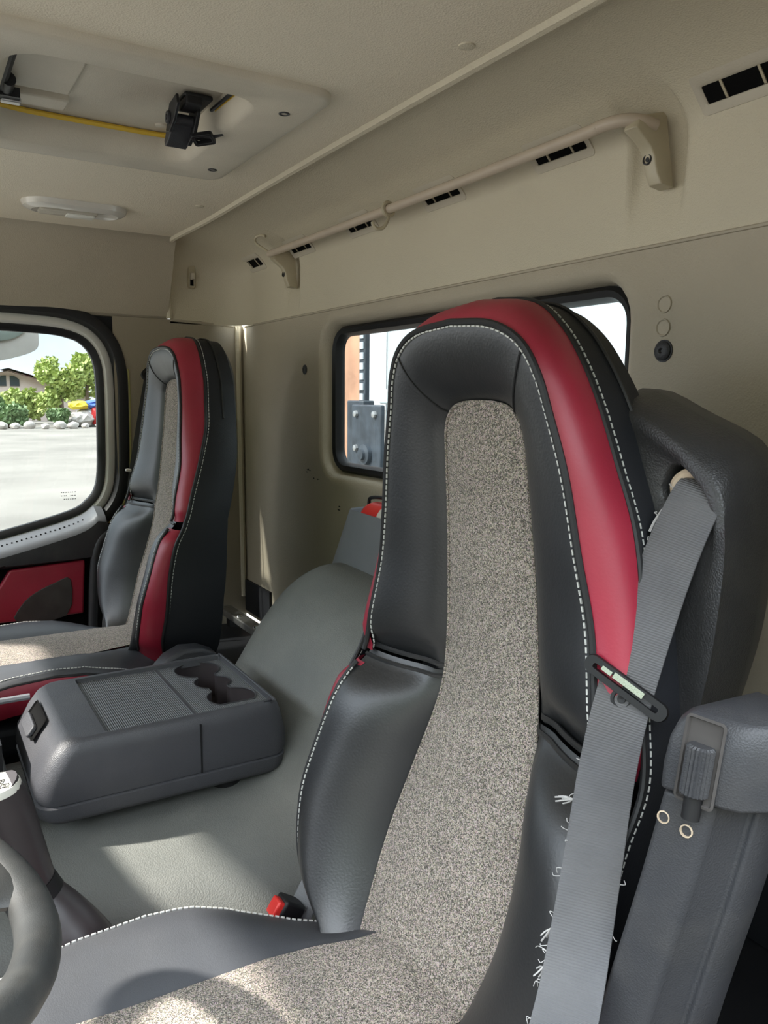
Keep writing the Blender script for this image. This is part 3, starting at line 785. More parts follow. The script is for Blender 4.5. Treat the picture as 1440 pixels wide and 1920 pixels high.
tb = res([(1.790, 1.136), (1.828, 1.134), (1.870, 1.111), (1.935, 1.088), (1.957, 1.073), (1.962, 1.02), (1.956, .90), (1.940, .83), (1.90, .68), (1.84, .66), (1.83, .90)])
slot = []
for a, b in rrect(0, 0, .060, .036, .012, 13): slot.append((1.921+a*cos(-.28)-b*sin(-.28), 1.040+a*sin(-.28)+b*cos(-.28)))
def match(loop, ref):       # rotate/flip loop so that it pairs with ref by angle
    n = len(ref); cx = sum(p[0] for p in loop)/len(loop); cy = sum(p[1] for p in loop)/len(loop); o = []
    for x, y in ref:
        a = math.atan2(y-1.0, x-1.91)
        k = min(loop, key=lambda p: abs(((math.atan2(p[1]-cy, p[0]-cx)-a+PI) % (2*PI))-PI)); o.append(k)
    return o
sl = match(slot, tf)
fy = lambda a, b, d=0: -.322 - .10*(1.10-b)*.35 + d
T = lambda poly, f: [V((a, f(a, b), b)) for a, b in poly]
tw = obj('belt_tower', loft([T([(a-.03, b) for a, b in tb], lambda a, b: -.20), T(tb, lambda a, b: -.262), T([((p[0]*.35+q[0]*.65), (p[1]*.35+q[1]*.65)) for p, q in zip(tf, tb)], lambda a, b: fy(a, b, .020)), T([((p[0]*.8+q[0]*.2), (p[1]*.8+q[1]*.2)) for p, q in zip(tf, tb)], lambda a, b: fy(a, b, .003)), T(tf, fy), T(grow(tf, -.012), lambda a, b: fy(a, b, .001)), T(grow(sl, .002), lambda a, b: fy(a, b, .0035)), T(sl, lambda a, b: fy(a, b, .006)), T(sl, lambda a, b: fy(a, b, .045))], True), M['tower'], ds, angle=70)
obj('slot_backing', loft([T(grow(sl, .006), lambda a, b: fy(a, b, .040)), [V((1.922, fy(1.922, 1.04, .040), 1.04))]*len(sl)], True), M['void'], tw)
obj('belt_ring', tube(crom([(1.905, -.312, 1.024), (1.900, -.312, 1.045), (1.915, -.310, 1.056), (1.940, -.308, 1.047), (1.946, -.310, 1.030)], 5), .005, 8), M['tan'], tw)

# armrest folded up beside the backrest
AX = crom([(1.985, -.465, .34), (2.004, -.452, .50), (2.020, -.437, .64), (2.038, -.420, .76), (2.048, -.410, .835)], 6)
sec = [(-.036, -.030), (-.030, -.042), (-.002, -.036), (.005, -.030), (.006, -.022), (.015, .0), (.020, -.002), (.025, .008), (.023, .034), (.015, .042), (-.030, .044)]
rows = [[c+V((a*1.0, b, .0)) for a, b in sec] for c in AX]
ar = obj('armrest', loft(rows, True, True), M['dark'], ds, bevel=.003)
hs = [(-.040, -.036), (-.034, -.048), (.010, -.038), (.020, -.032), (.038, -.002), (.041, .03), (.034, .050), (-.034, .050)]
H0 = V((2.052, -.409, .838))
hrows = []
for dz, s in ((0, 1.0), (.02, 1.02), (.040, 1.0), (.052, .93), (.060, .80), (.063, .5)):
    hrows.append([H0+V((a*s+.06*dz, b*s+.1*dz, dz)) for a, b in hs])
hd_ = obj('armrest_head', loft(hrows, True, True), M['dark'], ar, bevel=.003)
fo_ = V((2.045, -.4500, .866)); du = V((.03, .12, 1)).normalized(); dn = V((.24, -.96, .12)).normalized(); dsd = du.cross(dn).normalized()
ro = rrect(0, .002, .029, .064, .004)
PR = lambda poly, d: [fo_+dsd*a+du*b+dn*d for a, b in poly]
obj('knob_recess', loft([PR(ro, .0015), PR(grow(ro, -.002), .002), PR(grow(ro, -.003), -.0005), PR([(0, -.004)]*len(ro), -.0005)], True), M['pocket'], hd_)
n = 40; rows = []
a_, u_, v_ = frame(du)
for h, s in ((-.0185, .8), (-.017, 1), (.017, 1), (.0185, .8)):
    rows.append([fo_+du*(h-.004)+dn*.003+(u_*cos(2*PI*k/n)+v_*sin(2*PI*k/n))*(.0100 if k % 2 else .0088)*s for k in range(n)])
obj('adjuster_knob', loft(rows, True, True), M['dark'], hd_, angle=20)
obj('knob_shaft', lathe(fo_+du*-.040+dn*.001, du, [(0, .0065), (.035, .0065)], 16), M['black'], hd_)
for p in ((2.020, -.4535, .815), (2.038, -.4505, .812)):
    obj('armrest_screw', lathe(p, (.26, -.95, .15), [(-.003, .0050), (.001, .0048), (.0012, .0040), (-.001, .0036), (-.001, .0020), (-.003, .0018), (-.003, 0)], 14), M['tan'], ar)
obj('armrest_bolt', lathe((1.985, -.478, .565), (-.15, -.97, .15), [(-.002, .009), (.001, .0085), (-.001, .006), (-.004, 0)], 14), M['black'], ar)

# driver belt
bp_ = crom([(1.931, -.296, 1.050), (1.931, -.322, 1.036), (1.922, -.348, .970), (1.920, -.386, .870), (1.926, -.412, .800), (1.950, -.452, .725), (1.985, -.505, .665), (2.005, -.545, .620), (2.015, -.575, .56), (2.01, -.60, .48), (2.00, -.61, .40)], 6)
wd = []
for i, p in enumerate(bp_):
    t = i/(len(bp_)-1)
    wd.append(V((1, .10, -.22)).lerp(V((.86, .48, .05)), sm(.04, .40, t)))
bl = thing('seat_belt', 'worn grey frayed seat belt running down the right side of the foreground seat', 'seat belt', (2.0, -.60, .40), 'seat belts')
wb = obj('webbing', ribbon(bp_, wd, .049, .0016), M['belt'], bl)
uvl = wb.data.uv_layers.new(name='UVMap')
# UV: length along the strap so the ribs run across it
acc = [0]
for i in range(len(bp_)-1): acc.append(acc[-1]+(bp_[i+1]-bp_[i]).length)
for lp_ in wb.data.loops:
    co_ = wb.data.vertices[lp_.vertex_index].co + W[wb]
    k = min(range(len(bp_)), key=lambda i: (bp_[i]-co_).length)
    uvl.data[lp_.index].uv = (acc[k], acc[k])
fr = []; 
rnd = random.Random(3)
for i in range(4, len(bp_)-3):
    w = (wd[i]).normalized()
    for q in range(3):
        if rnd.random() < (.5 if i > 28 else .15):
            s = -1 if rnd.random() < .85 else 1
            p = bp_[i].lerp(bp_[i+1], rnd.random())+w*s*.0245
            a = p+V((rnd.uniform(-.002, .002), rnd.uniform(-.003, 0), rnd.uniform(-.003, .003)))+w*s*rnd.uniform(.001, .004)
            b = a+V((rnd.uniform(-.004, .004), rnd.uniform(-.002, .002), rnd.uniform(-.007, .004)))
            fr.append(tube(crom([p, a, b], 3), .00035, 5))
for i, d in ((8, (-.004, -.003, -.018)), (26, (-.012, -.005, -.006)), (33, (-.005, -.003, -.010)), (35, (-.005, -.003, -.007))):
    p = bp_[i]-wd[i].normalized()*.0245
    for q in range(5):
        o_ = V((rnd.uniform(-.002, .002), rnd.uniform(-.002, .002), rnd.uniform(-.002, .002)))
        fr.append(tube(crom([p, p+V(d)*.5+o_*1.5, p+V(d)+o_*2], 3), .0007, 5))
p = bp_[44]-wd[44].normalized()*.0245
fr.append(tube(crom([p, p+V((-.008, -.004, .012)), p+V((-.018, -.010, .006)), p+V((-.018, -.010, -.016)), p+V((-.006, -.004, -.036))], 5), .0013, 6))
obj('frayed_thread', J(*fr), M['frayed'], bl, kind='stuff')
# belt guide loop on the seat edge
gi = 18; gc = bp_[gi]; gw = V((.80, .30, -.42)).normalized()
gn = V((.35, -.85, .25)); gn = (gn-gw*gn.dot(gw)).normalized(); gt = gw.cross(gn)
def GP(poly, d): return [gc+gw*a+gt*b+gn*d for a, b in poly]
go = rrect(0, 0, .082, .016, .0075); gi_ = rrect(0, 0, .066, .0050, .002)
bg = obj('belt_guide', loft([GP(go, .000), GP(grow(go, .001), .004), GP(go, .0075), GP(gi_, .0075), GP(gi_, .0), GP(go, .0)], True), M['black'], ds)
obj('guide_clip', J(box(gc+gw*.002+gn*.0085+gt*(-.004), (1, 1, 1), Matrix((gw*.030, gt*.0055, gn*.003)).transposed()), box(gc-gw*.020+gn*.0082+gt*(-.003), (1, 1, 1), Matrix((gw*.010, gt*.004, gn*.002)).transposed())), M['steel'], bg, smooth=False)
obj('guide_button', lathe(gc+gn*.002-gw*.003+V((0, 0, -.013)), gn, [(0, .0105), (.003, .0100), (.0035, .007), (.0022, .006), (.0022, .004), (.004, .0035), (.004, .0022), (.003, 0)], 18), M['black'], bg)

# driver buckle beside the cushion
bu = thing('belt_buckle', 'black belt buckle with a red button and grey stalk beside the foreground seat cushion', 'buckle', (1.45, -.48, .36))
obj('buckle_stalk', ribbon(crom([(1.448, -.400, .475), (1.442, -.448, .446), (1.445, -.474, .415), (1.447, -.486, .392), (1.45, -.495, .355)], 5), [V((.68, .48, -.36))]*21, .036, .006), M['bin'], bu, bevel=.0015)
obj('buckle_head', box((1.447, -.503, .412), (.030, .036, .03), rotx(rad(-35))), M['black'], bu, bevel=.004)
obj('release_button', box((1.448, -.518, .420), (.022, .020, .024), rotx(rad(-35))), M['redplastic'], bu, bevel=.003)
obj('stalk_sleeve', J(tube(crom([(1.49, -.40, .46), (1.478, -.43, .44), (1.470, -.46, .40), (1.468, -.47, .36)], 5), .005, 8), tube(crom([(1.505, -.40, .45), (1.49, -.425, .43), (1.48, -.445, .40), (1.478, -.455, .36)], 5), .004, 8)), M['black'], bu)

# passenger belt: strap from the pillar ring, and the lower webbing with its stitched end
pb = thing('seat_belt', 'black shoulder belt hanging from a ring on the pillar behind the passenger seat', 'seat belt', (.03, -.32, .60), 'seat belts')
obj('webbing', ribbon(crom([(.030, -.288, 1.185), (.032, -.310, 1.08), (.036, -.340, .93), (.042, -.362, .80), (.05, -.38, .68)], 5), [V((.35, 1, -.2))]*21, .046, .0016), M['black'], pb)
obj('anchor_ring', J(tube(crom([(.022, -.262, 1.185), (.022, -.272, 1.205), (.022, -.298, 1.200), (.026, -.318, 1.180), (.026, -.300, 1.165), (.026, -.272, 1.168)], 4, True), .006, 8, True)), M['black'], pb)
obj('anchor_bolt', lathe((.0, -.262, 1.215), (1, 0, 0), [(0, .018), (.012, .018), (.020, .012), (.022, 0)], 16), M['steeldull'], pb)
obj('belt_stop', lathe((.045, -.366, .905), (.3, -1, .2), [(0, .005), (.012, .005), (.016, .003)], 10), M['lensclear'], pb)
obj('lap_webbing', ribbon(crom([(.115, -.385, .66), (.112, -.415, .60), (.110, -.430, .565), (.110, -.440, .535)], 5), [V((.4, 1, .1))]*16, .040, .002), M['belt'], pb)
obj('webbing_sleeve', ribbon(crom([(.112, -.433, .566), (.110, -.443, .53), (.112, -.452, .49), (.115, -.455, .45)], 5), [V((.4, 1, .1))]*16, .046, .005), M['ribmat'], pb)

# ================================================================== ENGINE TUNNEL, CONSOLE, BIN
hz = lambda y: interp(y, [-1.4, -.9, -.62, -.50, -.44, -.40, -.36, -.32, -.28, -.24, -.20, -.16, -.12, 0], [.430, .434, .440, .446, .456, .474, .515, .582, .643, .694, .730, .750, .758, .760])
def hump(x, y):
    w = .47 if x > 1.0 else .312
    u = min(1, abs(x-1.0)/w); e = 4.0 if x > 1 else 7
    s = max(0, 1-u**e)
    base = .10
    return base+(hz(y)-base)*s**.75
xs = [.689+.0127*i for i in range(61)]; yy = [-1.25+.0205*i for i in range(61)]
def smhz():
    ps = crom([(y, hz(y), 0) for y in (-1.4, -.9, -.62, -.50, -.44, -.40, -.36, -.32, -.28, -.24, -.20, -.16, -.12, 0)], 8)
    return [p.x for p in ps], [p.y for p in ps]
HX, HY = smhz(); hz = lambda y: interp(y, HX, HY)
obj('engine_tunnel', loft([[V((x, min(y, -.003), hump(x, y))) for x in xs] for y in yy]), M['hump'], kind='structure')
bpy.data.objects['engine_tunnel'].name = 'trim_6'

cn = thing('folding_console', 'dark grey fold-down centre console with three cup holders between the seats', 'console', (1.022, -.56, .41))
X0, X1, Y0, Y1, ZT = .872, 1.172, -.745, -.385, .600
cxm, cym = (X0+X1)/2, (Y0+Y1)/2
def cl(ins, fr=0, re=0, r=.032): return rrect(cxm, cym+(re-fr)/2, X1-X0-2*ins, Y1-Y0-2*ins+fr+re, max(.004, r-ins*.6), 8)
tilt = lambda P: [V((p.x, p.y, p.z)) for p in P]
body = [pl(cl(.002, .038, .010), 'z', .503), pl(cl(.0, .040, .012), 'z', .512), pl(cl(.0, .036, .012), 'z', .54), pl(cl(.002, .018, .006), 'z', .575), pl(cl(.005, .006, .002), 'z', .594), pl(cl(.010, .0, .0), 'z', .6005), pl(cl(.014), 'z', .601)]
inn = rrect(cxm+.001, cym+.024, X1-X0-.036, Y1-Y0-.082, .006, 8)
obj('console_body', loft(body+[pl(inn, 'z', .6005), pl(grow(inn, -.002), 'z', .588)], True), M['console'], cn, angle=50)
obj('console_base', loft([pl(cl(.020, .03), 'z', .468), pl(cl(.007, .034, .005), 'z', .471), pl(cl(.001, .038, .008), 'z', .480), pl(cl(.0, .040, .010), 'z', .499), pl(cl(.004, .038, .008), 'z', .502), pl(cl(.02, .03), 'z', .502)], True, True), M['console'], cn, angle=50)
obj('side_joint', J(box((X1-.0008, -.533, .545), (.003, .003, .084))), M['black'], cn, smooth=False)
# writing surface (front) and cup-holder lid (rear)
fx0, fx1 = cxm+.001-(X1-X0-.037)/2, cxm+.001+(X1-X0-.037)/2
yj = -.533
obj('writing_surface', loft([pl(rrect((fx0+fx1)/2, (yj+(-.678))/2, fx1-fx0, yj+.678-.003, .004), 'z', .586), pl(rrect((fx0+fx1)/2, (yj+(-.678))/2, fx1-fx0, yj+.678-.003, .004), 'z', .5935)], True, True), M['ribmat'], cn, smooth=False)
# lid with three joined round holes: outline of the union made point by point
cups = [(.931, -.462, .043), (1.010, -.458, .034), (1.094, -.452, .043)]
hx = []
def inside(x, y): return any((x-a)**2+(y-b)**2 < r*r for a, b, r in cups) or (False)
cpx, cpy = 1.003, -.450
up_, dn_ = [], []
N = 96
for i in range(N+1):
    x = .8845+.2395*i/N
    cand = [b+math.sqrt(r*r-(x-a)**2) for a, b, r in cups if abs(x-a) < r] + ([-.440] if .94 < x < 1.09 else [])
    cand2 = [b-math.sqrt(r*r-(x-a)**2) for a, b, r in cups if abs(x-a) < r] + ([-.476] if .94 < x < 1.09 else [])
    if cand: up_.append((x, max(cand))); dn_.append((x, min(cand2)))
ylo, yhi = yj+.001, -.400
def strip(edge, yo, z):     # from the hole edge to the lid edge
    return loft([[V((x, y, z)) for x, y in edge], [V((x, yo, z)) for x, y in edge]])
ZL = .5935
lidg = [strip(up_, yhi, ZL), strip(dn_, ylo, ZL)]
for xa, xb in ((fx0, up_[0][0]), (up_[-1][0], fx1)):
    lidg.append(([V((xa, ylo, ZL)), V((xb, ylo, ZL)), V((xb, yhi, ZL)), V((xa, yhi, ZL))], [(0, 1, 2, 3)]))
obj('cup_lid', J(*lidg), M['ribmat'], cn, smooth=False)
loop = up_+dn_[::-1]
obj('cup_holder', J(loft([pl(loop, 'z', ZL+.0008), pl(loop, 'z', .525)], True), (pl(loop, 'z', .526), [tuple(range(len(loop)))])), M['brown'], cn, angle=60)
obj('cup_rim', tube(pl(loop, 'z', ZL+.0005), .0013, 5, True), M['dark'], cn)
obj('lid_joint', box(((fx0+fx1)/2, yj, .5940), (fx1-fx0, .004, .002)), M['console'], cn, smooth=False)
obj('rim_rail', tube(crom([(.884, -.50, .601), (.884, -.42, .601), (.888, -.404, .601), (.902, -.399, .601), (1.142, -.399, .601), (1.158, -.404, .601), (1.161, -.418, .601)], 5), .0022, 8), M['console'], cn)
# release handle recess at the front end
hq = rrect(0, 0, .105, .042, .008)
hO = V((1.000, -.7615, .5790)); hu = V((1, 0, 0)); hv = V((0, .60, .80)); hn = V((0, -.80, .60))
HP = lambda poly, d: [hO+hu*a+hv*b+hn*d for a, b in poly]
obj('handle_recess', loft([HP(hq, .0025), HP(grow(hq, -.002), .0035), HP(grow(hq, -.004), .0005), HP([(0, 0)]*len(hq), .0005)], True), M['void'], cn)
obj('release_handle', loft([HP(rrect(-.004, -.012, .072, .022, .006), d) for d in (.0005, .008)], True, True), M['console'], cn, bevel=.002)
obj('console_foot', lathe((.93, -.47, .41), (0, 0, 1), [(0, .024), (.062, .030)], 16), M['black'], cn)
obj('console_foot', lathe((1.11, -.47, .41), (0, 0, 1), [(0, .024), (.062, .030)], 16), M['black'], cn)

sb = thing('storage_bin', 'grey open storage bin at the rear wall on top of the engine tunnel', 'bin', (1.02, -.06, .735))
bo0 = [(.770, -.004), (.772, -.104), (1.262, -.128), (1.27, -.004)]; bo1 = [(.845, -.004), (.850, -.094), (1.222, -.122), (1.232, -.004)]
def ringz(p, z, ins=0):
    q = res(p, 48)
    q = grow(q, -ins) if ins else q
    return pl(q, 'z', z)
obj('bin_body', loft([ringz(bo0, .725), ringz(bo1, .872), ringz(bo1, .878, .003), ringz(bo1, .874, .007), ringz(bo1, .78, .012)], True), M['bin'], sb, angle=50)
obj('bin_floor', (ringz(bo1, .782, .011), [tuple(range(48))]), M['void'], sb, smooth=False)
fe = thing('fire_extinguisher', 'red bottle with a black handle lying in the storage bin', 'extinguisher', (1.0, -.06, .79))
obj('bottle', lathe((.902, -.060, .862), (1, 0, 0), [(0, .010), (.004, .022), (.015, .034), (.030, .038), (.16, .038), (.17, .034)], 24), M['redplastic'], fe)
obj('bottle_band', lathe((.990, -.060, .862), (1, 0, 0), [(0, .0386), (.022, .0386)], 24), M['lensclear'], fe)
obj('carry_handle', tube(crom([(.890, -.055, .84), (.890, -.055, .892), (.903, -.055, .905), (.96, -.058, .910), (.99, -.060, .905)], 5), .004, 8), M['black'], fe)

# metal sill bar across the rear floor, passenger side
sl_ = thing('sill_bar', 'bright metal bar across the floor behind the passenger seat', 'bar', (.3, -.09, .40))
obj('bar', box((.34, -.085, .452), (.62, .040, .022)), M['steeldull'], sl_, bevel=.004)
for x in (.17, .30): obj('bar_bolt', lathe((x, -.088, .463), (0, 0, 1), [(0, .011), (.004, .010), (.005, 0)], 12), M['steel'], sl_)
for x in (.10, .58): obj('bar_bracket', box((x, -.085, .43), (.03, .03, .03)), M['black'], sl_, smooth=False)

# tray in front of the console
tr = thing('storage_tray', 'black open tray with a pale rim in front of the console', 'tray', (.90, -1.0, .40))
obj('tray_body', J(box((.93, -1.03, .455), (.36, .44, .12)), box((1.05, -1.0, .455), (.10, .40, .06))), M['bin'], tr, bevel=.01)
obj('tray_well', J(box((.92, -1.03, .545), (.30, .42, .062))), M['black'], tr, smooth=False)
obj('tray_rim', tube([(.89, -1.24, .583), (.89, -.757, .583)], .006, 8), M['lightplastic'], tr)

# ================================================================== GEAR LEVER AND STEERING WHEEL
gv = thing('gear_lever', 'dark gear lever with a pale top cap showing a shift pattern', 'gear lever', (1.33, -.82, .36))
gx = crom([(1.335, -.853, .630), (1.335, -.838, .60), (1.335, -.825, .55), (1.335, -.812, .50), (1.338, -.800, .455)], 4)
obj('lever_grip', tube(gx, [.033-.010*k/(len(gx)-1) for k in range(len(gx))], 20), M['brown'], gv)
kd = V((-.03, -.10, .99)).normalized()
kc = V((1.335, -.853, .634))
cap = obj('knob_cap', lathe(kc, kd, [(-.006, .0335), (0, .0335), (.003, .0325), (.0045, .030), (.005, 0)], 28), M['knob'], gv)
# shift pattern: little boxed characters on the cap
ku = V((.3, 1, .3)); ku = (ku-kd*ku.dot(kd)).normalized(); kv = kd.cross(ku)
def glyph(strokes, o, s, m, name):
    gs = []
    for (x0, y0), (x1, y1) in strokes:
        a = kc+kd*.0054+ku*(o[0]+x0*s)+kv*(o[1]+y0*s); b = kc+kd*.0054+ku*(o[0]+x1*s)+kv*(o[1]+y1*s)
        gs.append(tube([a, b], .0004, 5))
    return J(*gs)
Rg = [((0, 0), (0, 1)), ((0, 1), (.6, 1)), ((.6, 1), (.6, .5)), ((.6, .5), (0, .5)), ((.3, .5), (.65, 0))]
G5 = [((.6, 1), (0, 1)), ((0, 1), (0, .55)), ((0, .55), (.6, .5)), ((.6, .5), (.6, 0)), ((.6, 0), (0, 0))]
G2 = [((0, 1), (.6, 1)), ((.6, 1), (.6, .5)), ((.6, .5), (0, .5)), ((0, .5), (0, 0)), ((0, 0), (.6, 0))]
BX = [((-.4, -.3), (1, -.3)), ((1, -.3), (1, 1.3)), ((1, 1.3), (-.4, 1.3)), ((-.4, 1.3), (-.4, -.3))]
s = .0065
obj('shift_pattern', J(*[glyph(q+BX, o, s, 0, '') for q, o in ((Rg, (-.002, -.020)), (G5, (-.010, -.004)), (G2, (.008, -.004)), (G2, (-.022, .008)), (G5, (.016, -.018)))]), M['ink'], cap, smooth=False)
obj('lever_base', tube(crom([(1.335, -.805, .475), (1.345, -.785, .44), (1.365, -.765, .40), (1.38, -.745, .34), (1.385, -.735, .26)], 4), [.026+.040*k/16 for k in range(17)], 18), M['brown'], gv)
obj('lever_collar', tube(crom([(1.335, -.812, .488), (1.337, -.803, .470)], 3), .030, 18), M['black'], gv)
obj('base_trim', tube(crom([(1.42, -.70, .375), (1.43, -.68, .36), (1.435, -.665, .34)], 4), .005, 8), M['lightplastic'], gv)

tl = rad(24); wc = V((SX, -.848-.205*cos(tl), .672+.205*sin(tl)))
wx, wy = V((1, 0, 0)), V((0, cos(tl), -sin(tl))); wn = V((0, sin(tl), cos(tl)))
sw = thing('steering_wheel', 'dark worn steering wheel at the lower left corner', 'steering wheel', (SX, -1.02, .05))
obj('rim', tube([wc+wx*.205*cos(a)+wy*.205*sin(a) for a in [2*PI*k/72 for k in range(72)]], .0185, 16, True), M['wheel'], sw)
for a in (rad(109), rad(-12), rad(229)):
    dd = wx*cos(a)+wy*sin(a); tt = wx*-sin(a)+wy*cos(a)
    rows = []
    for k, (rr, hw, th, dz) in enumerate(((.05, .045, .018, -.02), (.10, .034, .014, -.016), (.15, .030, .013, -.008), (.185, .040, .014, 0), (.200, .055, .012, 0))):
        rows.append([wc+dd*rr+wn*dz+tt*hw*cos(b)+wn*th*sin(b) for b in [2*PI*q/14 for q in range(14)]])
    obj('spoke', loft(rows, True, True), M['wheel'], sw)
obj('hub', lathe(wc-wn*.045, wn, [(0, .075), (.02, .085), (.035, .080), (.045, .06), (.048, 0)], 28), M['wheel'], sw)
obj('steering_column', tube([wc-wn*.04, wc-wn*.25+V((0, -.10, -.1)), wc-wn*.50+V((0, -.25, -.2))], .045, 14), M['brown'], sw)

# handle of the door sill close to the camera, lower right
nh = tag(obj('seat_adjuster_cap', loft([[V((2.125+.032*cos(a)*s, -.462+.030*sin(a)*s, z)) for a in [2*PI*k/28 for k in range(28)]] for s, z in ((1.15, .60), (1.15, .675), (1.05, .690), (.8, .699), (.3, .703), (.05, .7035))], True, True), M['dark']), 'rounded grey plastic cap at the bottom right corner by the folded armrest', 'cap')

# ================================================================== OUTSIDE
gnd = obj('ground', ([(-140, -120, -1.3), (60, -120, -1.3), (60, 120, -1.3), (-140, 120, -1.3)], [(0, 1, 2, 3)]), M['concrete'], kind='structure', smooth=False)
ap = obj('ground_bounce_cut', ([(2.3, -7, -1.292), (60, -7, -1.292), (60, 120, -1.292), (2.3, 120, -1.292)], [(0, 1, 2, 3)]), M['bouncecut'], kind='structure', smooth=False)  # unseen dark strip, added to cut light bounced in by the driver's door
# passenger side mirror
mr_ = thing('door_mirror', 'white door mirror outside the passenger window', 'mirror', (-.34, -.70, 1.2))
mo = [(-.85, 1.355), (-.62, 1.352), (-.565, 1.345), (-.548, 1.325), (-.546, 1.275), (-.565, 1.252), (-.62, 1.232), (-.70, 1.215), (-.85, 1.205)]
mo = [(p.x, p.y) for p in crom([(a, b, 0) for a, b in mo], 4)]
obj('mirror_housing', loft([pl(mo, 'x', -.32), pl(mo, 'x', -.36), pl(grow(mo, -.02), 'x', -.44)], True, True), M['mirrorwhite'], mr_, bevel=.006)
mg = [(-.85, 1.335), (-.62, 1.338), (-.575, 1.333), (-.60, 1.300), (-.66, 1.280), (-.85, 1.262)]
mg = [(p.x, p.y) for p in crom([(a, b, 0) for a, b in mg], 4)]
obj('mirror_glass', loft([pl(mg, 'x', -.322), pl(mg, 'x', -.316), pl(grow(mg, -.004), 'x', -.315)], True, True), M['mirrorglass'], mr_)
obj('mirror_arm', tube(crom([(-.38, -.80, 1.30), (-.25, -.86, 1.36), (-.08, -.90, 1.38)], 5), .015, 10), M['black'], mr_)

def tree(x, y, h, w, m, label, seed, group):
    r_ = random.Random(seed)
    t = thing('tree', label, 'tree', (x, y, -1.3), group)
    obj('trunk', tube(crom([(x, y, -1.35), (x+.1, y, -1.3+h*.3), (x-.1, y+.1, -1.3+h*.6)], 4), [.22-.12*k/8 for k in range(9)], 8), M['bark'], t)
    vs, fs = [], []
    lobes = [(r_.uniform(-w*.35, w*.35), r_.uniform(-w*.45, w*.45), h*r_.uniform(.30, .85), r_.uniform(.20, .36)*w) for _ in range(14)]
    for k in range(2600):
        a, b, z, rr = lobes[k % 14]
        d = V((r_.gauss(0, 1), r_.gauss(0, 1), r_.gauss(0, 1))).normalized()*rr*r_.uniform(.55, 1.12)
        c = V((x+a, y+b, -1.3+z))+d
        if c.z < -1.0: continue
        u = V((r_.gauss(0, 1), r_.gauss(0, 1), r_.gauss(0, 1))).normalized(); v = u.orthogonal().normalized(); s = r_.uniform(.13, .24)
        i = len(vs); vs += [c+u*s, c+v*s*.7, c-u*s, c-v*s*.7]; fs.append((i, i+1, i+2, i+3))
    obj('crown', (vs, fs), m, t, smooth=False)
for a in ((-66, 4.0, 2.3, 2.8, M['leafB'], 'low dark green tree at the left edge of the passenger window view', 1),
          (-70.5, 7.4, 2.9, 2.6, M['leafA'], 'pale green tree in front of the house, left of the tallest tree', 2),
          (-66, 9.9, 5.6, 2.7, M['leafA'], 'tallest spring green tree in the middle of the passenger window view', 3),
          (-71.5, 12.9, 6.4, 2.8, M['leafA'], 'spring green tree at the right edge of the passenger window view', 4),
          (-61.4, 5.4, 1.5, 1.9, M['leafB'], 'dark green bush low in front of the pale green tree', 5),
          (-61.4, 8.9, 1.3, 1.2, M['leafB'], 'round dark bush at the foot of the tallest tree', 6)):
    tree(*a[:7], 'trees beyond the yard') if False else tree(a[0], a[1], a[2], a[3], a[4], a[5], a[6], 'trees beyond the yard')
r_ = random.Random(11)
for k in range(16):
    y = 1.0+k*.95; x = -59.3+r_.uniform(-.6, .6); s = r_.uniform(.30, .46)
    bm = bmesh.new(); bmesh.ops.create_icosphere(bm, subdivisions=2, radius=1)
    vs = [V((x+v.co.x*s*1.1*(1+.35*mnoise.noise(v.co*1.7+V((k*3, 0, 0)))), y+v.co.y*s*(1+.35*mnoise.noise(v.co*1.7+V((k*3, 5, 0)))), -1.3+s*.55+v.co.z*s*.75)) for v in bm.verts]
    fs = [tuple(v.index for v in f.verts) for f in bm.faces]; bm.free()
    tag(obj('rock', (vs, fs), M['rock']), 'pale boulder in the row along the far edge of the yard', 'rock', 'boulders along the yard edge')
hs_ = thing('house', 'pink plastered house with two arched gable windows beyond the trees', 'house', (-80, 7.3, -1.3))
obj('house_wall', prism([(-2, -1.3), (14, -1.3), (14, 1.3), (7.3, 3.25), (-2, 1.3)], 'x', -84, -78), M['wallp'], hs_, smooth=False)
obj('house_roof', J(loft([[V((x, a, b)) for a, b in ((-3, 1.15), (7.3, 3.5), (15, 1.15))] for x in (-84.5, -77)]), loft([[V((x, a, b)) for a, b in ((-3, .95), (7.3, 3.3), (15, .95))] for x in (-84.5, -77)])), M['roof'], hs_, smooth=False)
for y in (6.75, 7.85): obj('house_window', prism([(y-.4, 1.9), (y+.4, 1.9), (y+.4, 2.5+.35*(y < 7)), (y, 2.8), (y-.4, 2.5+.35*(y > 7))], 'x', -77.99, -77.9), M['dglass'], hs_, smooth=False)
hp_ = thing('scrap_heap', 'heap of coloured tarps and scrap right of the trees', 'heap', (-62, 11.5, -1.3))
def lump(name, c, s, m, seed):
    bm = bmesh.new(); bmesh.ops.create_icosphere(bm, subdivisions=3, radius=1)
    vs = [V((c[0]+v.co.x*s[0]*(1+.4*mnoise.noise(v.co*2+V((seed, 0, 0)))), c[1]+v.co.y*s[1]*(1+.4*mnoise.noise(v.co*2+V((seed, 3, 0)))), c[2]+v.co.z*s[2]*(1+.3*mnoise.noise(v.co*2.5+V((seed, 7, 0)))))) for v in bm.verts]
    fs = [tuple(v.index for v in f.verts) for f in bm.faces]; bm.free()
    obj(name, (vs, fs), m, hp_, angle=25)
lump('white_tarp', (-63, 12.1, -.6), (1.2, 1.6, .9), M['tarpw'], 1); lump('yellow_tarp', (-62.4, 10.6, .35), (.7, .8, .35), M['yel'], 4)
lump('blue_tarp', (-62.4, 11.7, .45), (.7, .8, .35), M['blue'], 6); lump('red_tarp', (-62, 11.7, -.45), (.5, .32, .75), M['tarpr'], 8)
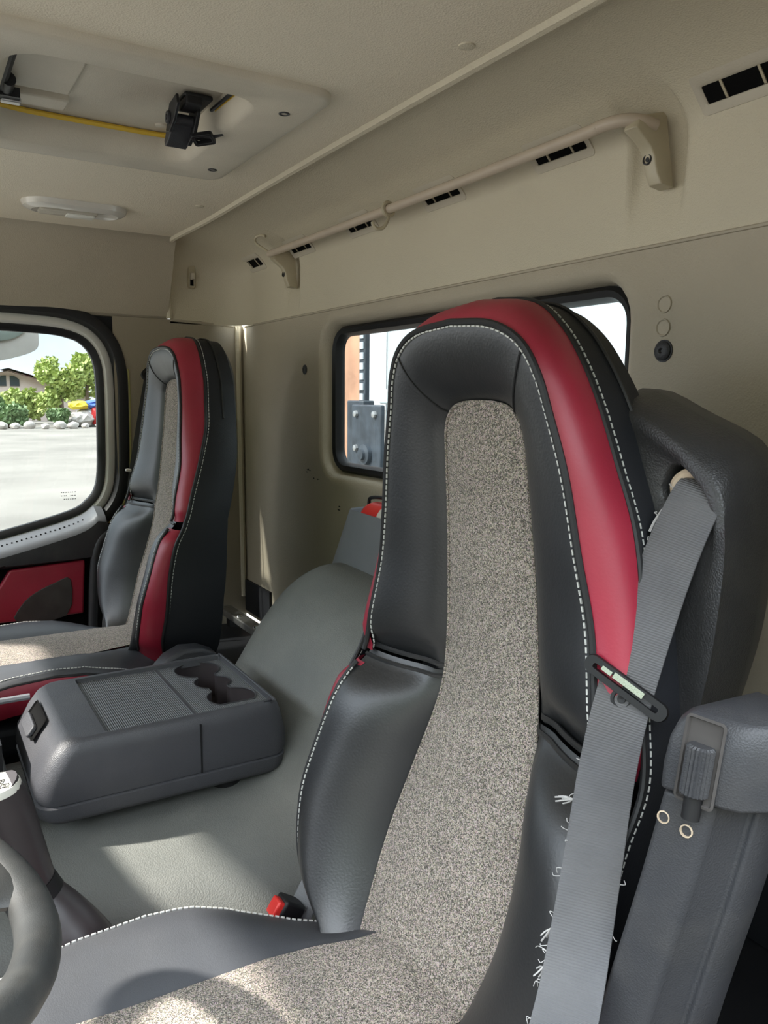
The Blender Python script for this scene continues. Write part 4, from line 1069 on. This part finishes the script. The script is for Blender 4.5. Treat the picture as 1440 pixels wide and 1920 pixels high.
lump('red_tarp', (-62.4, 13.1, .30), (.7, .6, .30), M['tarpr'], 9); lump('blue_tarp', (-62, 12.7, -.6), (.5, .3, .4), M['blue'], 12)
lump('white_tarp', (-62.6, 13.3, -.2), (.8, .8, .6), M['tarpw'], 14); lump('rubble', (-62.2, 10.7, -.7), (.9, 1.0, .6), M['rock'], 17)

# truck body and fittings behind the cab
tb_ = thing('truck_body', 'pale blue steel body front seen through the rear window', 'truck body', (1.2, 2.6, -1.3))
obj('body_panel', box((.65, 2.62, 1.0), (8.1, .08, 4.6)), M['paleblue'], tb_, smooth=False)
obj('body_seam', J(box((-2.75, 2.57, 1.24), (1.1, .05, .05)), box((-2.75, 2.56, .80), (1.1, .08, .14))), M['bracket'], tb_, smooth=False)
obj('body_step', box((-2.75, 2.52, 1.13), (1.1, .14, .12)), M['paleblue'], tb_, bevel=.02)
rc = thing('rusty_panel', 'rusty orange steel panel with a perforated edge behind the cab', 'panel', (-4.5, 2.45, -1.3))
obj('panel_sheet', box((-4.6, 2.46, 1.0), (2.1, .05, 4.6)), M['rust'], rc, smooth=False)
obj('perforated_strip', box((-3.49, 2.42, 1.0), (.10, .04, 4.6)), M['bracket'], rc, smooth=False)
for k in range(16): obj('punched_hole', box((-3.49, 2.395, .45+k*.085), (.055, .012, .055)), M['paleblue'], rc, smooth=False)
mb = thing('bolted_bracket', 'dark bolted steel bracket plate low in the rear window', 'bracket', (-2.85, 2.1, -1.3))
obj('plate', box((-2.80, 2.06, .76), (.44, .04, .62)), M['bracket'], mb, bevel=.012)
obj('post', box((-3.02, 2.12, -.10), (.26, .10, 2.4)), M['bracket'], mb, bevel=.01)
for p in ((-2.94, 1.00), (-2.66, 1.00), (-2.94, .74), (-2.94, .53), (-2.68, .50)): obj('bolt', lathe((p[0], 2.04, p[1]), (0, -1, 0), [(0, .026), (.020, .024), (.024, 0)], 8), M['steeldull'], mb)
obj('pivot', lathe((-2.78, 2.04, .70), (0, -1, 0), [(0, .08), (.03, .076), (.04, .044), (.06, .040), (.06, 0)], 18), M['bracket'], mb)
tag(obj('hose', tube(crom([(-2.58, 2.14, .85), (-2.54, 2.10, .74), (-2.45, 2.04, .50), (-2.38, 2.0, .1), (-2.3, 2.0, -1.30)], 6), .022, 8), M['paleblue']), 'pale hose hanging right of the bolted bracket behind the rear window', 'hose')

# out-of-frame dashboard, added and sized to cut the sun on the tunnel
obj('sun_cut_dash', J(box((.70, -1.48, .60), (1.14, .46, .74)), box((1.77, -1.64, .55), (.70, .30, .60))), M['dark'], bevel=.03, kind='structure')

# ================================================================== LIGHT
w = bpy.data.worlds.new('sky'); bpy.context.scene.world = w; w.use_nodes = True
nt = w.node_tree; nt.nodes.clear(); L = nt.links.new
o = nd(nt, 'ShaderNodeOutputWorld'); bg_ = nd(nt, 'ShaderNodeBackground'); tc = nd(nt, 'ShaderNodeTexCoord')
no = nd(nt, 'ShaderNodeTexNoise'); no.inputs['Scale'].default_value = 3.2; no.inputs['Detail'].default_value = 6
mp = nd(nt, 'ShaderNodeMapping'); mp.inputs['Scale'].default_value = (1, 1, 2.2)
L(tc.outputs['Generated'], mp.inputs[0]); L(mp.outputs[0], no.inputs['Vector'])
cr = nd(nt, 'ShaderNodeValToRGB'); e = cr.color_ramp.elements
e[0].position = .38; e[0].color = (.62, .76, .90, 1); e[1].position = .62; e[1].color = (.95, .965, .98, 1)
L(no.outputs['Fac'], cr.inputs[0])
# sky brightened overhead, towards front and driver's side, added to light the cab
SUN = V((-.32, -1.0, .93)).normalized()
dt = nd(nt, 'ShaderNodeVectorMath', operation='DOT_PRODUCT'); dt.inputs[1].default_value = (.28, -.38, .88)
L(tc.outputs['Generated'], dt.inputs[0])
mr = nd(nt, 'ShaderNodeMapRange'); mr.inputs[1].default_value = .0; mr.inputs[2].default_value = .95; mr.inputs[3].default_value = 1.6; mr.inputs[4].default_value = 5.5; mr.interpolation_type = 'SMOOTHSTEP'
L(dt.outputs['Value'], mr.inputs[0])
# dark band added low on the driver's side, keeping light off facing walls
sx = nd(nt, 'ShaderNodeSeparateXYZ'); L(tc.outputs['Generated'], sx.inputs[0])
m1 = nd(nt, 'ShaderNodeMapRange'); m1.inputs[1].default_value = .30; m1.inputs[2].default_value = .45; L(sx.outputs[2], m1.inputs[0])
m2 = nd(nt, 'ShaderNodeMapRange'); m2.inputs[1].default_value = .05; m2.inputs[2].default_value = -.15; L(sx.outputs[0], m2.inputs[0])
mm_ = nd(nt, 'ShaderNodeMath', operation='MAXIMUM'); L(m1.outputs[0], mm_.inputs[0]); L(m2.outputs[0], mm_.inputs[1])
tm = nd(nt, 'ShaderNodeMix', data_type='RGBA'); L(mm_.outputs[0], tm.inputs[0]); tm.inputs[6].default_value = (.06, .085, .05, 1); L(cr.outputs[0], tm.inputs[7])
L(tm.outputs[2], bg_.inputs[0]); L(mr.outputs[0], bg_.inputs[1]); L(bg_.outputs[0], o.inputs[0])
sl = bpy.data.lights.new('sun', 'SUN'); sl.energy = 8.0; sl.angle = rad(1.5); sl.color = (1, .96, .88)
so = bpy.data.objects.new('sun', sl); C.objects.link(so); so.rotation_euler = SUN.to_track_quat('Z', 'Y').to_euler()
sc = bpy.context.scene
sc.view_settings.view_transform = 'Standard'; sc.view_settings.look = 'None'; sc.view_settings.gamma = 1; sc.view_settings.exposure = 0.8
try: sc.view_settings.use_curve_mapping = False
except Exception: pass
sc.cycles.max_bounces = 10; sc.cycles.diffuse_bounces = 6
sc.cycles.use_denoising = True
